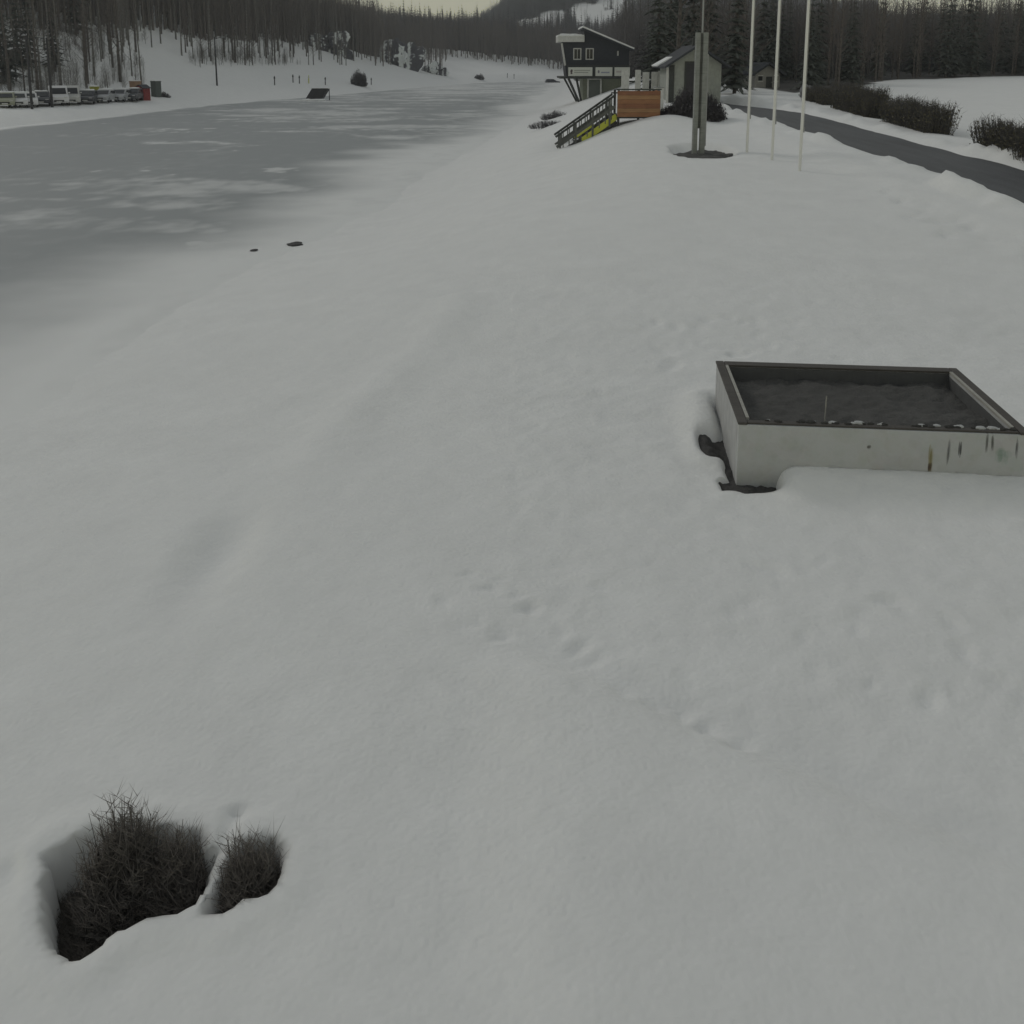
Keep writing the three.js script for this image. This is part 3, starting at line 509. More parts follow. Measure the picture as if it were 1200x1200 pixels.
bush('dense_bush', 'large dark dense bush in front of the pale green shed', 61, 8.25, 42.3, 1.35, 1.75, 1.1, 1100, M.bushTwig, 0.06, M.bushTwig);
bush('dense_bush', 'low dark bush left of the larger one, below the shed', 62, 7.35, 43.2, 0.75, 0.95, 0.7, 350, M.bushTwig, 0.06, M.bushTwig);
bush('round_bush', 'lone rounded leafless bush on the far left shore', 63, -30.6, 190, 1.75, 3.9, 1.6, 620, M.bushTwig, 0.1, M.hedgeTwig);
bush('small_bush', 'small dark bush on the shore at the head of the lake', 64, -9.4, 272, 1.5, 2.0, 1.2, 260, M.bushTwig, 0.09, M.bushTwig);
bush('small_bush', 'dark tuft left of the stairs, upper of two, poking through snow', 65, 3.6, 79, 1.3, 0.7, 0.5, 160, M.bushTwig, 0.04, M.bushTwig);
bush('small_bush', 'dark tuft left of the stair foot, lower of two, poking through snow', 66, 2.5, 63, 1.5, 0.45, 0.5, 170, M.bushTwig, 0.03, M.bushTwig);
bush('dark_bush', 'dark bush beside the green cabinet on the left shore', 67, -44.4, 121, 0.75, 0.9, 0.6, 160, M.bushTwig, 0.05, M.bushTwig);

// ---------------------------------------------------------------- post with a mast, flagpoles
{
  const x = 6.4, D = 32.3, y = gy(x, D) - 0.5, t = thing('twin_post', 'twin grey timber posts with a thin mast in a dark hollow in the snow', 'post', [x, y, -D], 0.15);
  mesh('post', box(0.15, 4.42, 0.16, -0.13, 0, 0, 0.015), M.postWood, t); mesh('post', box(0.17, 4.42, 0.16, 0.12, 0, 0.03, 0.015), M.postWood, t);
  mesh('panel', box(0.09, 3.2, 0.06, 0.0, 1.2, -0.03), M.greyWood, t);
  const G = new Geo(); G.tube([V(0.06, 3.9, -0.12), V(0.06, 9.5, -0.12)], [0.035, 0.025], 8, true); mesh('mast', G.done(), M.steel, t);
  mesh('bracket', join([box(0.34, 0.06, 0.05, 0, 4.1, -0.09), box(0.34, 0.06, 0.05, 0, 1.5, -0.09)]), M.steel, t);
  mesh('cable_duct', box(0.05, 3.1, 0.04, 0.235, 0.6, 0.02), M.steel, t);
  const g = new THREE.RingGeometry(0.02, 1.35, 48, 14); g.rotateX(-Math.PI / 2); { const q = g.attributes.position; for (let i = 0; i < q.count; i++) { const X = q.getX(i), Z = q.getZ(i), f = 1 + 0.25 * noise(Math.atan2(Z, X) * 1.5 + 4, 2); q.setXYZ(i, X * f, 0.07 * fbm(X * 2 + 1, Z * 2, 3) + 0.05 * noise(X * 7, Z * 7) - 0.1 * smooth(0.1, 1.0, -X * 0.6 - Z * 0.5 - 0.1), Z * f); } g.computeVertexNormals(); } g.translate(6.55, gy(6.55, 32.3) - 0.19, -32.4); structure('post_hollow_shade', g, M.soil).userData.label = 'dark sheet standing in for shade in the hollow round the twin posts';  // dark sheet near the surface paints the shade of the post hollow
}
[[7.84, 31.3, 'far flagpole, leftmost of the three slim white flagpoles'], [8.16, 29.4, 'middle one of the three slim white flagpoles'], [8.37, 27.2, 'near flagpole, rightmost of the three slim white flagpoles']].forEach(([x, D, label]) => {
  const t = thing('flagpole', label, 'flagpole', [x, gy(x, D) - 0.3, -D], 0, 'flagpoles by the road');
  const G = new Geo(); G.tube([V(0, 0, 0), V(0, 4, 0), V(0, 9.6, 0)], [0.045, 0.042, 0.03], 12, true); mesh('shaft', G.done(), M.pole, t);
  const b = new THREE.SphereGeometry(0.07, 12, 8); b.translate(0, 9.66, 0); mesh('finial', b, M.pole, t);
  const R = new Geo(); R.tube([V(0.062, 1.4, 0), V(0.06, 9.4, 0)], [0.004, 0.004], 4); mesh('halyard', R.done(), M.white, t); mesh('cleat', box(0.03, 0.14, 0.03, 0.065, 1.4, 0), M.steel, t);
});

// ---------------------------------------------------------------- stairs with the landing
{
  const x0 = 2.0, y0 = 0.4, D = 42.8, t = thing('wooden_stairs', 'weathered wooden stairs with yellow stringer rising to an orange boarded landing', 'stairs', [x0, y0, -D]);
  const run = 2.68, rise = 1.9, n = 10, wz = 0.62, sl = rise / run;
  mesh('stringer', bar([-0.1, 0.02, wz], [run * 0.42, rise * 0.42, wz], 0.05, 0.3), M.darkWood, t);
  mesh('kick_rail', bar([run * 0.3, rise * 0.3 + 0.36, wz + 0.02], [run * 0.62, rise * 0.62 + 0.36, wz + 0.02], 0.03, 0.09), M.yellow, t);
  mesh('stringer', bar([run * 0.42 + 0.02, rise * 0.42 + 0.014, wz], [run, rise, wz], 0.05, 0.26), M.yellow, t).userData.label = 'bright yellow painted upper stringer';
  mesh('stringer', bar([run * 0.45, rise * 0.45 - 0.24, wz - 0.02], [run, rise - 0.24, wz - 0.02], 0.05, 0.2), M.darkWood, t);
  mesh('stringer', bar([-0.1, 0, -wz], [run, rise, -wz], 0.05, 0.28), M.greyWood, t);
  for (let k = 0; k < n; k++) { mesh('tread', box(0.29, 0.045, wz * 2 - 0.06, run * (k + 0.5) / n, rise * (k + 0.75) / n, 0), M.darkWood, t); mesh('riser', box(0.02, 0.13, wz * 2 - 0.1, run * (k + 0.5) / n + 0.13, rise * (k + 0.75) / n + 0.047, 0), M.darkWood, t); }
  for (const z of [wz + 0.045, -wz - 0.045]) {
    for (const q of [0.06, 0.32, 0.6, 0.88]) mesh('rail_post', box(0.08, 1.25, 0.08, run * q, rise * q - 0.25, z), M.greyWood, t);
    mesh('handrail', bar([-0.05, 0.98, z], [run * 0.97, rise * 0.97 + 1.0, z], 0.12, 0.09), M.darkTrim, t);
    mesh('mid_rail', bar([0.0, 0.52, z], [run * 0.97, rise * 0.97 + 0.5, z], 0.03, 0.14), M.greyWood, t);
    for (let q = 0; q < 9; q++) mesh('baluster', box(0.045, 0.98, 0.03, run * (0.11 + q * 0.1), rise * (0.11 + q * 0.1) + 0.02, z - 0.03 * Math.sign(z)), M.greyWood, t);
  }
  for (let q = 0; q < 5; q++) mesh('skirt_board', box(run * 0.16, rise * (0.2 + q * 0.16) - 0.3 + 0.7, 0.03, run * (0.3 + q * 0.165), -0.7, wz - 0.08), M.darkWood, t);
  // landing
  const lx = run, lw = 1.9;
  mesh('deck', box(lw, 0.09, 1.7, lx + lw / 2, rise - 0.09, -0.1), M.darkWood, t);
  for (const [a, b] of [[0.06, 0.68], [lw - 0.06, 0.68], [0.06, -0.88], [lw - 0.06, -0.88], [lw * 0.5, 0.68]]) mesh('support_post', box(0.1, 3.1, 0.1, lx + a, rise - 1.95, b), M.darkWood, t);
  for (let k = 0; k < 6; k++) mesh('orange_board', box(lw, 0.186, 0.03, lx + lw / 2, rise - 0.02 + k * 0.192, 0.752 + 0.004 * (k % 2), 0.006), M.orangeSet[(k * 2) % 3], t);
  mesh('panel_backing', box(lw - 0.04, 1.12, 0.02, lx + lw / 2, rise - 0.01, 0.715), M.darkWood, t);
  for (let k = 0; k < 6; k++) mesh('side_board', box(0.03, 0.186, 1.5, lx + lw + 0.02, rise - 0.02 + k * 0.192, -0.12, 0.004), M.orange, t);
  mesh('top_rail', box(lw + 0.1, 0.06, 0.1, lx + lw / 2, rise + 1.16, 0.73), M.darkTrim, t);
  mesh('top_rail', bar([run * 0.95, rise + 1.0, -wz - 0.045], [lx + lw, rise + 1.0, -wz - 0.045], 0.1, 0.06), M.darkTrim, t);
  mesh('footing', box(0.5, 0.35, 1.4, -0.1, -0.33, 0, 0.02), M.darkWood, t);
  mesh('lying_snow', snowPad(1.4, 1.2, 0.09, lx + 0.85, rise, -0.1, 3), M.cap, t);
}

// ---------------------------------------------------------------- control tower
{
  const X0 = 5.0, D = 100, yB = -0.3, t = thing('control_tower', 'two storey tower with dark upper floor, white banners and pale green lower wall', 'tower', [X0, yB, -D]);
  const Y = (y) => y - yB, dep = 5.5;
  // lower storey
  mesh('lower_wall', box(4.9, Y(3.2), dep - 0.8, 2.45 + 2.5, 0, -dep / 2 - 0.2), M.greenWall, t);
  const dr = mesh('door', box(1.15, 1.85, 0.06, 3.65, Y(1.1), 0.33), mat(0.1, 0.115, 0.1, 0.6), t); mesh('door_frame', join([box(0.16, 2.05, 0.09, 2.97, Y(1.1), 0.33), box(0.16, 2.05, 0.09, 4.33, Y(1.1), 0.33), box(1.2, 0.16, 0.09, 3.65, Y(2.99), 0.33)]), M.white, dr);
  mesh('balcony_floor', box(7.5, 0.2, dep + 1.6, 3.75, Y(3.1), -dep / 2 + 0.3), M.darkTrim, t);
  for (const [a, b] of [[[0.9, Y(3.1), 0.9], [2.45, 0.1, 0.3]], [[1.8, Y(3.1), -0.3], [2.5, 0.2, -0.1]], [[0.7, Y(3.1), -4], [2.45, 0.2, -4]]]) mesh('strut', bar(a, b, 0.2, 0.2), M.darkTrim, t);
  // upper storey: left side leans out, roof falls to the right from a ridge near the left bay
  const prof = [[0.75, Y(3.3)], [7.3, Y(3.3)], [7.3, Y(6.15)], [2.55, Y(8.1)], [2.55, Y(6.9)], [0.25, Y(6.9)]], up = prism(prof, dep - 0.4); up.translate(0, 0, -dep + 0.2);
  mesh('upper_wall', up, M.darkWall, t);
  for (const wx of [1.85, 3.15]) { const w = mesh('window', box(0.66, 0.98, 0.05, wx, Y(5.15), -0.2), M.glass, t); mesh('window_frame', join([box(0.1, 1.2, 0.08, wx - 0.37, Y(5.04), -0.19), box(0.1, 1.2, 0.08, wx + 0.37, Y(5.04), -0.19), box(0.64, 0.1, 0.08, wx, Y(5.04), -0.19), box(0.64, 0.1, 0.08, wx, Y(6.14), -0.19)]), M.white, w); mesh('glazing_bar', box(0.04, 0.98, 0.03, wx, Y(5.15), -0.165), M.white, w); }
  mesh('corner_board', bar([0.2, Y(6.75), -0.12], [0.58, Y(4.45), -0.12], 0.14, 0.2), M.white, t);
  mesh('wall_lamp', box(0.16, 0.5, 0.14, 6.1, Y(5.45), -0.12, 0.03), M.white, t);
  const rf = mesh('roof', bar([2.3, Y(8.25), -dep / 2 + 0.2], [7.7, Y(6.02), -dep / 2 + 0.2], dep + 0.9, 0.16), M.roofing, t);
  mesh('roof_snow', bar([2.3, Y(8.42), -dep / 2 + 0.15], [7.72, Y(6.18), -dep / 2 + 0.15], dep + 0.9, 0.18), M.cap, rf);
  const bay = mesh('bay_roof', box(2.75, 0.62, dep - 0.2, 1.18, Y(6.86), -dep / 2 + 0.42, 0.04), M.white, t);
  mesh('bay_snow', snowPad(2.7, dep - 0.3, 0.28, 1.18, Y(7.48), -dep / 2 + 0.42, 7), M.cap, bay);
  // rail with banners
  for (const px of [0.8, 3.55, 5.55, 7.35]) mesh('rail_post', box(0.12, 1.15, 0.12, px, Y(3.3), 0.98), M.darkTrim, t);
  mesh('rail', box(6.7, 0.1, 0.12, 4.08, Y(4.36), 1.02), M.darkTrim, t);
  const banner = (w, marks) => { const cv = document.createElement('canvas'); cv.width = 256; cv.height = 96; const c = cv.getContext('2d'); c.fillStyle = '#c9cbc2'; c.fillRect(0, 0, 256, 96); marks(c); const x = new THREE.CanvasTexture(cv); x.colorSpace = THREE.SRGBColorSpace; const m = new THREE.MeshStandardMaterial({ map: x, roughness: 0.6 }); const g = new THREE.BoxGeometry(w, 0.9, 0.03); return [g, m]; };
  const put = (w, cx, marks) => { const [g, m] = banner(w, marks); g.translate(cx, Y(3.82), 1.11); mesh('banner', g, m, t); };
  put(2.5, 2.1, (c) => { c.fillStyle = '#4a3a3c'; c.beginPath(); c.ellipse(34, 42, 12, 20, 0.2, 0, 7); c.fill(); c.fillRect(24, 60, 20, 14); c.fillStyle = '#8f9288'; c.fillRect(62, 30, 170, 9); c.fillRect(62, 52, 150, 9); });
  put(1.75, 4.55, (c) => { c.fillStyle = '#77757c'; c.beginPath(); c.ellipse(48, 48, 14, 18, 0, 0, 7); c.fill(); c.fillStyle = '#8d92a0'; c.fillRect(84, 50, 130, 14); });
  put(1.6, 6.45, (c) => { c.fillStyle = '#b2aca6'; c.fillRect(30, 38, 190, 20); });
}

// ---------------------------------------------------------------- shed and white boards between stairs and shed
{
  const D = 55, x0 = 9.2, yB = gy(10.6, D) - 0.25, t = thing('garden_shed', 'narrow pale green shed with dark roof and dark door', 'shed', [x0, yB, -D]);
  const Y = (y) => y - yB, W = 2.9, body = prism([[0, 0], [W, 0], [W, Y(4.6)], [W / 2, Y(5.55)], [0, Y(4.6)]], 4.2); body.translate(0, 0, -4.2); mesh('wall', boxUV(body), mat(0.4, 0.42, 0.38, 0.8, { map: stainTex }), t);
  const d = mesh('door', box(0.82, 2.15, 0.05, 1.28, 0.35, 0.03), mat(0.05, 0.047, 0.055, 0.7, { map: woodTex }), t); mesh('door_frame', join([box(0.1, 2.25, 0.07, 0.82, 0.35, 0.036), box(0.1, 2.25, 0.07, 1.74, 0.35, 0.036), box(0.82, 0.1, 0.07, 1.28, 2.502, 0.036)]), M.darkTrim, d); mesh('handle', box(0.12, 0.03, 0.05, 1.6, 1.4, 0.065), M.steel, d);
  mesh('dark_post', box(0.3, Y(4.55), 0.1, 0.02, 0, 0.06), M.darkTrim, t);
  mesh('corner_board', box(0.12, Y(4.4), 0.07, -0.22, 0, 0.05), M.white, t);
  const s = 0.45, k = 0.95 / (W / 2);
  mesh('roof', join([bar([-s, Y(4.6) - s * k + 0.1, -2], [W / 2, Y(5.55) + 0.1, -2], 5.1, 0.12), bar([W / 2, Y(5.55) + 0.1, -2], [W + s, Y(4.6) - s * k + 0.1, -2], 5.1, 0.12)]), M.roofing, t);
  mesh('chimney', box(0.22, 0.5, 0.22, W / 2 - 0.06, Y(5.6), -0.6), M.darkTrim, t);
  mesh('roof_snow', bar([-s - 0.1, Y(4.6) - s * k + 0.19, -2.9], [0.35, Y(4.88) + 0.12, -2.9], 2.2, 0.08), M.cap, t);
}
{
  const D = 60, t = thing('board_fence', 'pale upright board screen behind the orange landing', 'fence', [7.1, gy(8.4, D) - 0.2, -D]);
  const spec = [[0.05, 0.5], [0.85, 0.36], [1.35, 0.42], [1.9, 0.4], [2.4, 0.55]];
  for (const [x, w] of spec) mesh('board', box(w, 1.9 + 0.12 * noise(x * 5, 1), 0.04, x, 0, 0, 0.005), M.white, t);
  mesh('rail', box(2.9, 0.1, 0.05, 1.25, 1.2, -0.06), M.darkTrim, t); mesh('rail', box(2.9, 0.1, 0.05, 1.25, 0.3, -0.06), M.darkTrim, t);
}
{
  const x = 7.35, D = 47.5, t = thing('white_box', 'upright white cabinet at the right end of the orange landing', 'cabinet', [x, gy(x, D) - 0.2, -D], 0.1);
  mesh('body', box(0.42, 1.45, 0.4, 0, 0, 0, 0.015), M.white, t); mesh('lid', box(0.46, 0.05, 0.45, 0, 1.452, 0, 0.01), M.steel, t); mesh('door_panel', box(0.34, 1.1, 0.014, 0, 0.28, 0.206, 0.004), M.white, t);
}
// ---------------------------------------------------------------- small house in the wood edge, cabins on the far hills
function cabin(name, label, x, D, w, h, dep, turn, wall, snowRoof, group) {
  const t = thing(name, label, 'house', [x, gy(x, D) - 0.4, -D], turn, group), e = 0.4 + h * 0.62, top = 0.4 + h, k = (top - e) / (w / 2), s = 0.35;
  const b = prism([[-w / 2, 0], [w / 2, 0], [w / 2, e], [0, top], [-w / 2, e]], dep); b.translate(0, 0, -dep); mesh('wall', boxUV(b), wall, t);
  const r = mesh('roof', join([bar([-w / 2 - s, e - s * k + 0.12, -dep / 2], [0, top + 0.12, -dep / 2], dep + 0.8, 0.16), bar([0, top + 0.12, -dep / 2], [w / 2 + s, e - s * k + 0.12, -dep / 2], dep + 0.8, 0.16)]), M.roofing, t);
  if (snowRoof) mesh('roof_snow', join([bar([-w / 2 - s - 0.04, e - s * k + 0.32, -dep / 2], [0, top + 0.34, -dep / 2], dep + 0.85, 0.24), bar([0, top + 0.34, -dep / 2], [w / 2 + s + 0.04, e - s * k + 0.32, -dep / 2], dep + 0.85, 0.24)]), M.cap, r);
  const d = mesh('door', box(w * 0.24, h * 0.48, 0.06, w * 0.06, 0.4, 0.03), M.darkTrim, t); mesh('handle', box(0.1, 0.04, 0.05, w * 0.15, 0.4 + h * 0.22, 0.085), M.steel, d);
  for (const q of [-0.3, 0.34]) { const wi = mesh('window', box(w * 0.16, h * 0.2, 0.04, w * q, 0.4 + h * 0.3, 0.02), M.glass, t); mesh('window_frame', join([box(w * 0.2, 0.08, 0.07, w * q, 0.4 + h * 0.3 - 0.08, 0.02), box(w * 0.2, 0.08, 0.07, w * q, 0.4 + h * 0.5, 0.02)]), M.white, wi); }
  return t;
}
M.greyPaint = mat(0.4, 0.39, 0.36, 0.8, { map: stainTex }); M.brownPaint = mat(0.08, 0.06, 0.05, 0.8, { map: woodTex }); M.redPaint = mat(0.3, 0.035, 0.03, 0.7, { map: woodTex });
cabin('small_house', 'small pale grey gabled house at the wood edge behind the flagpoles', 19.9, 74, 2.0, 1.75, 2.4, 0.15, M.greyPaint, false);
cabin('hillside_cabin', 'dark cabin with snowy roof high on the skyline left of centre', -62, 470, 9, 6.5, 8, 0.4, M.brownPaint, true);
cabin('hillside_cabin', 'dark cabin beside the snowy roofed one on the skyline left of centre', -52, 480, 7, 6, 7, -0.2, M.brownPaint, false);
cabin('hillside_cabin', 'snow roofed cabin in the clearing left of the tower', 13, 463, 7.5, 5.5, 7, 0.5, M.brownPaint, true);

// ---------------------------------------------------------------- rocks
function rock(name, label, x, D, w, h, d, seed, turn = 0) {
  const g0 = new THREE.IcosahedronGeometry(1, 28), g = mergeVertices(g0.deleteAttribute('normal').deleteAttribute('uv')), p = g.attributes.position, col = new Float32Array(p.count * 3);
  for (let i = 0; i < p.count; i++) {
    let X = p.getX(i), Y = p.getY(i), Z = p.getZ(i); const n = fbm(X * 1.5 + seed, Y * 1.5 + Z * 1.9, 4), m = fbm(Z * 1.8 + seed, X * 1.7 - Y * 1.4, 4), f = 1 + 0.55 * n + 0.45 * m + 0.2 * fbm(X * 6 + seed, Y * 4 + Z * 6, 3);
    X = Math.sign(X) * Math.abs(X) ** 0.95 * f; Y = Math.sign(Y) * Math.abs(Y) ** 0.95 * f; Z = Math.sign(Z) * Math.abs(Z) ** 0.95 * f;
    const snow = fbm(X * 4.5 + seed * 2, Y * 1.6 + Z * 2.2, 4) + 0.3 * fbm(X * 14, Y * 6 + Z * 9, 2) > 0.02;   // frozen snow and ice clinging to the face
    col[3 * i] = snow ? 4.6 : 0.5; col[3 * i + 1] = snow ? 4.9 : 0.5; col[3 * i + 2] = snow ? 4.8 : 0.55; p.setXYZ(i, X * w / 2, Y * h * 0.62, Z * d / 2);
  }
  const mx = 4.9; for (let i = 0; i < col.length; i++) col[i] /= mx;
  g.setAttribute('color', new THREE.BufferAttribute(col, 3)); g.setAttribute('uv', new THREE.Float32BufferAttribute(new Float32Array(p.count * 2).map((_, i) => i % 2 ? p.getY(i >> 1) * 0.2 : p.getX(i >> 1) * 0.2), 2)); g.computeVertexNormals();
  const m = mesh(name, g, M.rockFace); m.position.set(x, gy(x, D) + h * 0.12, -D); m.rotation.y = turn; tag(m, label, 'rock'); return m;
}
M.rockFace = mat(0.76, 0.74, 0.74, 0.95, { vertexColors: true });
rock('rock_outcrop', 'ice streaked rock outcrop on the left shore near the head of the lake', -29.6, 258, 9.5, 7.5, 7, 3.1);
rock('rock_outcrop', 'snowy rock knob right of the ice streaked outcrop', -21.5, 264, 6, 3.6, 5, 7.7);
rock('rock_outcrop', 'snow dusted ledge high on the left slope above the round bush', -44.2, 232, 10, 6, 6, 5.2, 0.5);
{
  const m = rock('boulder', 'pale grey boulder at the far end of the hedges', 18.4, 59, 0.8, 0.95, 0.8, 9.3); m.material = mat(0.3, 0.3, 0.32, 0.95, { map: stainTex });
}

// ---------------------------------------------------------------- ramp and stakes on the ice
{
  const t = thing('ski_ramp', 'dark tilted timber ramp with snow on its top edge, standing on the ice', 'ramp', [-28.6, ICE - 0.02, -137], -0.08);
  const L = 3.1, H = 1.65, dd = 1.5;
  for (let k = 0; k < 8; k++) { const a = k / 8, b = (k + 0.94) / 8; mesh('deck_plank', bar([-L / 2 + a * 0.7 + 0.35 + 0.0, 0.08 + H * (a + b) / 2, -dd * (a + b) / 2 + 0.35], [L / 2 + a * 0.7 - 0.35 + 0.0, 0.08 + H * (a + b) / 2, -dd * (a + b) / 2 + 0.35], 0.26, 0.215), M.darkWood, t); }
  mesh('frame', join([bar([-L / 2 + 0.3, 0.05, 0.3], [-L / 2 + 0.95, H, -dd + 0.3], 0.1, 0.12), bar([L / 2 - 0.3, 0.05, 0.3], [L / 2 + 0.35, H, -dd + 0.3], 0.1, 0.12), bar([-L / 2 + 0.95, 0, -dd + 0.1], [-L / 2 + 0.95, H, -dd + 0.1], 0.1, 0.1), bar([L / 2 + 0.3, 0, -dd + 0.1], [L / 2 + 0.3, H, -dd + 0.1], 0.1, 0.1)]), M.darkWood, t);
  mesh('lying_snow', snowPad(L - 0.2, 0.5, 0.24, 0.6, H + 0.02, -dd + 0.15, 5), M.cap, t);
  mesh('foot_drift', snowPad(L + 0.6, 0.9, 0.3, 0, 0, 0.5, 8), M.cap, t);
}
const stakeSpots = [[330, -39.5, 158, 'dark', 'dark marker stake on the left shore, farthest from the ramp'], [350, -38.5, 167, 'dark', 'dark marker stake between the far one and the ramp, left of a pair'], [356, -37.6, 168, 'dark', 'dark marker stake just left of the yellow one behind the ramp'], [365, -36.8, 172, 'yellow', 'yellow marker stake behind the dark ramp'], [386, -34.6, 176, 'dark', 'dark marker stake behind the right end of the ramp'], [438, -29.2, 197, 'dark', 'short dark stake right of the round bush'], [594, -1.4, 286, 'dark', 'left of two dark stakes on the snow at the lake head'], [602, 0.6, 287, 'dark', 'right of two dark stakes on the snow at the lake head']];
for (const [, x, D, c, label] of stakeSpots) {
  const t = thing('marker_stake', label, 'stake', [x, gy(x, D) - 0.3, -D], 0, 'marker stakes on the shore'), m = c === 'yellow' ? M.yellow : M.darkWood;
  const G = new Geo(); G.tube([V(0, 0, 0), V(0.03, 1.75, 0.02)], [0.1, 0.08], 6, true); mesh('shaft', G.done(), m, t); mesh('top_band', box(0.24, 0.28, 0.24, 0.025, 1.3, 0.015, 0.03), c === 'yellow' ? M.white : M.darkTrim, t);
}
for (const [x, D, s, label] of [[-6.35, 26.95, 1, 'dark scrap lying on the ice edge, larger of two'], [-7.3, 26.05, 0.5, 'small dark scrap on the ice left of the larger one']]) {
  const g = new THREE.IcosahedronGeometry(0.24 * s, 4), p = g.attributes.position; for (let i = 0; i < p.count; i++) { const f = 1 + 0.4 * noise(p.getX(i) * 9 + s, p.getZ(i) * 9); p.setXYZ(i, p.getX(i) * f, p.getY(i) * 0.14 * f, p.getZ(i) * f); } g.computeVertexNormals();
  const m = mesh('driftwood_scrap', g, M.darkWood); m.position.set(x, Math.max(ICE, gy(x, D)) + 0.02, -D); tag(m, label, 'scrap', 'scraps on the ice');
}

// ---------------------------------------------------------------- vehicles and things on the left shore
function car(label, x, D, turn, paint, kind, group, name = 'parked_car') {
  const t = thing(name, label, kind === 'van' ? 'van' : 'car', [x, ground(x, D) - 0.03, -D], turn, group), pm = mat(...paint, 0.35), W = kind === 'van' ? 1.9 : 1.72, z0 = -W / 2;
  const low = kind === 'van' ? [[-2.35, 0.32], [2.2, 0.32], [2.35, 0.5], [2.33, 0.9], [2.1, 1.05], [1.9, 1.12], [-2.4, 1.12], [-2.4, 0.5]] : [[-2.05, 0.3], [2.02, 0.3], [2.14, 0.45], [2.1, 0.66], [1.9, 0.8], [1.05, 0.93], [-1.95, 0.96], [-2.1, 0.8], [-2.12, 0.45]];
  const high = kind === 'van' ? [[-2.38, 1.1], [1.92, 1.1], [1.35, 1.85], [1.05, 2.0], [-2.2, 2.0], [-2.36, 1.9]] : kind === 'estate' ? [[-1.98, 0.94], [1.02, 0.92], [0.3, 1.4], [0.05, 1.46], [-1.6, 1.44], [-1.82, 1.3]] : [[-1.7, 0.94], [1.02, 0.92], [0.3, 1.38], [0.05, 1.42], [-0.95, 1.4], [-1.2, 1.32]];
  const a = prism(low, W, 0.07), b = prism(high, W - 0.16, 0.07); a.translate(0, 0, z0); b.translate(0, 0, z0 + 0.08); const body = mesh('body', join([a, b]), pm, t);
  const hi = kind === 'van', f0 = hi ? [1.86, 1.2] : [0.98, 0.98], f1 = hi ? [1.42, 1.8] : [0.36, 1.35];
  const G = new Geo(), o = 0.012; G.quad(V(f0[0] + o, f0[1] + o, W / 2 - 0.2), V(f0[0] + o, f0[1] + o, -W / 2 + 0.2), V(f1[0] + o, f1[1] + o, -W / 2 + 0.26), V(f1[0] + o, f1[1] + o, W / 2 - 0.26)); mesh('windscreen', G.done(), M.glass, t);
  for (const s of [1, -1]) {
    const y0 = hi ? 1.22 : 1.0, y1 = hi ? 1.78 : 1.32, z = s * (W / 2 - 0.078 + 0.004); const parts = hi ? [[0.6, 1.65, 0.6, 1.25]] : [[-0.45, 0.78, -0.45, 0.3], [-1.35, -0.52, -1.15, -0.52]];
    for (const [xa, xb, xc, xd] of parts) { const q = new Geo(); q.quad(V(xa, y0, z), V(xb, y0, z), V(xd, y1, z), V(xc, y1, z)); mesh('side_window', q.done(), M.glass, t); }
    for (const wx of hi ? [1.45, -1.5] : [1.3, -1.28]) { const ty = new THREE.TorusGeometry(0.23, 0.1, 8, 18); ty.translate(wx, 0.33, s * (W / 2 - 0.08)); const wm = mesh('wheel', ty, M.tyre, t); const rg = new THREE.CylinderGeometry(0.17, 0.17, 0.1, 14); rg.rotateX(Math.PI / 2); rg.translate(wx, 0.33, s * (W / 2 - 0.08)); mesh('rim', rg, M.rim, wm); }
    const hx = hi ? 2.3 : 2.03; mesh('headlight', box(0.1, 0.15, 0.34, hx, hi ? 0.78 : 0.58, s * (W / 2 - 0.3), 0.03), M.lens, t); mesh('door_mirror', box(0.12, 0.13, 0.2, hi ? 1.5 : 0.7, hi ? 1.25 : 0.98, s * (W / 2 + 0.06), 0.03), pm, t);
  }
  mesh('grille', box(0.04, 0.18, W * 0.5, hi ? 2.34 : 2.12, 0.42, 0), M.tyre, t); mesh('number_plate', box(0.02, 0.11, 0.5, hi ? 2.372 : 2.152, 0.38, 0), M.white, t);
  if (kind !== 'van') mesh('roof_snow', snowPad(1.2, 1.3, 0.16, -0.5, 1.42, 0, x), M.cap, t);
}
const face = -1.1, row = 'cars parked along the left shore';
const white = [0.66, 0.66, 0.66], silver = [0.36, 0.37, 0.38], dark = [0.04, 0.042, 0.05], red = [0.34, 0.02, 0.025];
for (const [px, D, kind, paint, label, dt = 0] of [
  [3, 92, 'estate', [0.3, 0.31, 0.22], 'drab green car at the left edge of the picture in the shore row', 0.1],
  [17.5, 93.5, 'car', white, 'white car left of the first lamp post in the shore row'],
  [29.5, 95, 'car', white, 'white car just beside the first lamp post in the shore row'],
  [45, 97.5, 'estate', dark, 'dark car between the two lamp posts on the left shore', 0.1],
  [65, 99.5, 'van', white, 'white van just right of the second lamp post'],
  [80, 101.5, 'van', [0.5, 0.5, 0.48], 'pale grey van right of the white van on the left shore', 0.15],
  [100, 104, 'estate', dark, 'dark car below the yellow container on the left shore', 0.5],
  [120, 107, 'car', silver, 'silver car right of the yellow container on the left shore', 0.9],
  [139, 110, 'car', silver, 'silver car nearest the orange container on the left shore', 1.0],
  [153, 112, 'estate', dark, 'dark car parked before the orange container on the left shore', 0.8],
]) { const x = (px - 600) / 1117 * D; car(label, x, D, face - dt * 0.4, paint, kind, row); }
car('dark snow topped car parked at the head of the lake by the tower', 11.6, 272, 0.1, dark, 'estate', undefined);
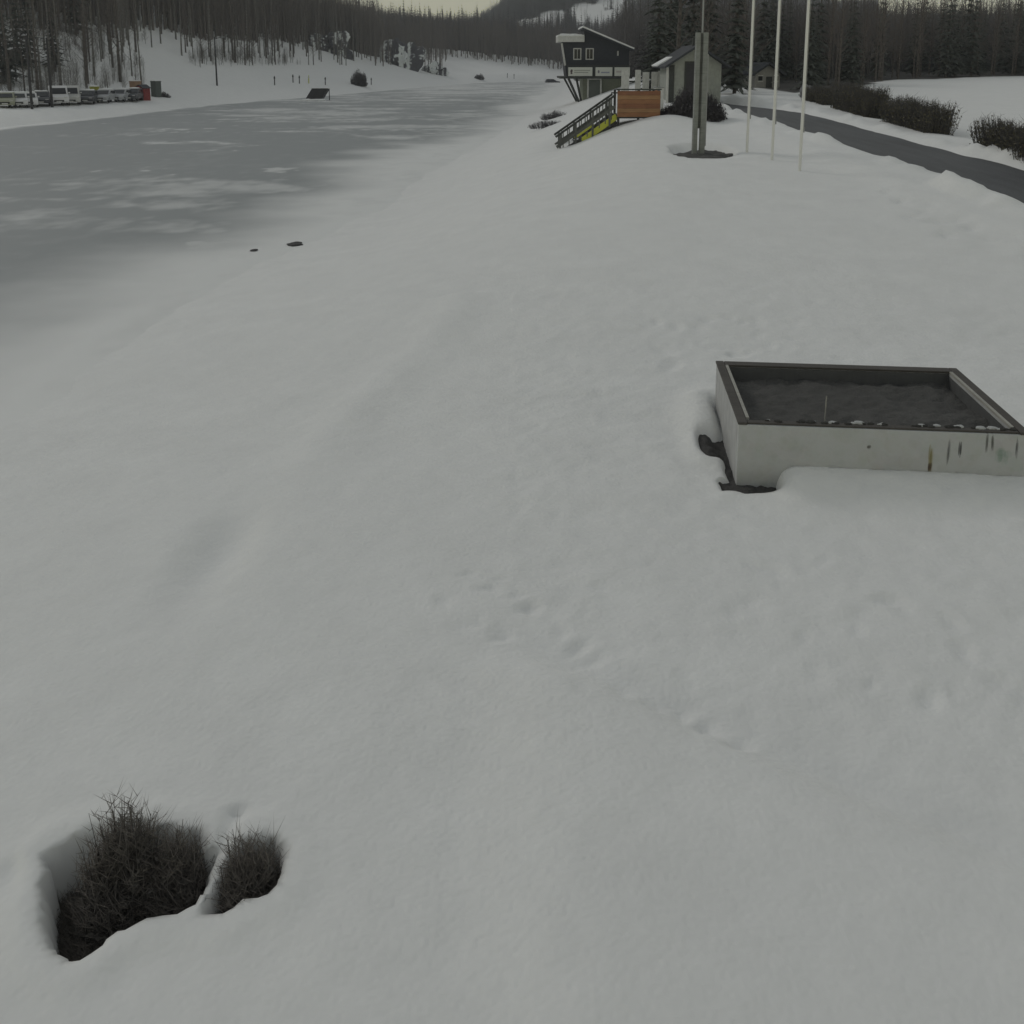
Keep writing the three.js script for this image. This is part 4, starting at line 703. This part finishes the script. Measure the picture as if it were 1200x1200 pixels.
for (const [px, D, w, h, d, c, name, label] of [[108.5, 108, 0.75, 1.6, 0.7, [0.42, 0.42, 0.04], 'yellow_container', 'yellow container standing behind the parked cars'], [157, 118, 1.0, 1.8, 1.0, [0.36, 0.23, 0.14], 'orange_container', 'orange container behind the red kiosk on the left shore'], [181, 120, 0.9, 1.9, 0.9, [0.1, 0.12, 0.11], 'green_cabinet', 'dark green cabinet at the right end of the shore row']]) {
  const x = (px - 600) / 1117 * D, t = thing(name, label, name.split('_')[1], [x, ground(x, D) - 0.1, -D], -0.5), m = mat(...c, 0.6, { map: stainTex });
  mesh('body', box(w, h, d, 0, 0.08, 0, 0.03), m, t); mesh('lid', box(w + 0.08, 0.09, d + 0.08, 0, h + 0.084, 0, 0.02), m, t); mesh('door_panel', box(w * 0.42, h * 0.8, 0.02, -w * 0.23, 0.2, d / 2 + 0.012), m, t); mesh('door_panel', box(w * 0.42, h * 0.8, 0.02, w * 0.23, 0.2, d / 2 + 0.012), m, t); mesh('snow', snowPad(w, d, 0.15, 0, h + 0.176, 0, px), M.cap, t);
}
{
  const D = 114.5, x = (165 - 600) / 1117 * D, t = thing('red_kiosk', 'small red hut at the right end of the parked cars', 'hut', [x, ground(x, D) - 0.1, -D], -0.35);
  const b = prism([[-0.6, 0], [0.6, 0], [0.6, 1.5], [0, 1.85], [-0.6, 1.5]], 1.2); b.translate(0, 0, -0.6); mesh('wall', boxUV(b), M.redPaint, t);
  mesh('roof', join([bar([-0.72, 1.48, 0], [0, 1.91, 0], 1.4, 0.06), bar([0, 1.91, 0], [0.72, 1.48, 0], 1.4, 0.06)]), M.roofing, t); const w = mesh('window', box(0.42, 0.5, 0.03, 0, 0.75, 0.612), M.glass, t); mesh('window_frame', join([box(0.5, 0.06, 0.05, 0, 0.69, 0.615), box(0.5, 0.06, 0.05, 0, 1.25, 0.615)]), M.white, w);
}
for (const [px, D, h, label] of [[33, 91.5, 7.2, 'dark lamp post left of the two among the parked cars'], [57, 96, 7.2, 'dark lamp post right of the two among the parked cars'], [253, 141, 7.4, 'lone dark lamp post on the open snow of the left shore']]) {
  const x = (px - 600) / 1117 * D, t = thing('lamp_post', label, 'lamp post', [x, ground(x, D) - 0.3, -D], 0.4, 'lamp posts on the left shore');
  const G = new Geo(); G.tube([V(0, 0, 0), V(0, h, 0)], [0.13, 0.09], 8, true); mesh('shaft', G.done(), M.darkWood, t); mesh('arm', bar([0, h - 0.3, 0], [1.0, h - 0.05, 0], 0.06, 0.06), M.darkWood, t); mesh('lamp_head', box(0.55, 0.12, 0.22, 1.2, h - 0.08, 0, 0.03), M.steel, t);
}
scene.fog = new THREE.FogExp2(new THREE.Color(0.9, 0.95, 1.0), 0.00055);
renderer.render(scene, camera);
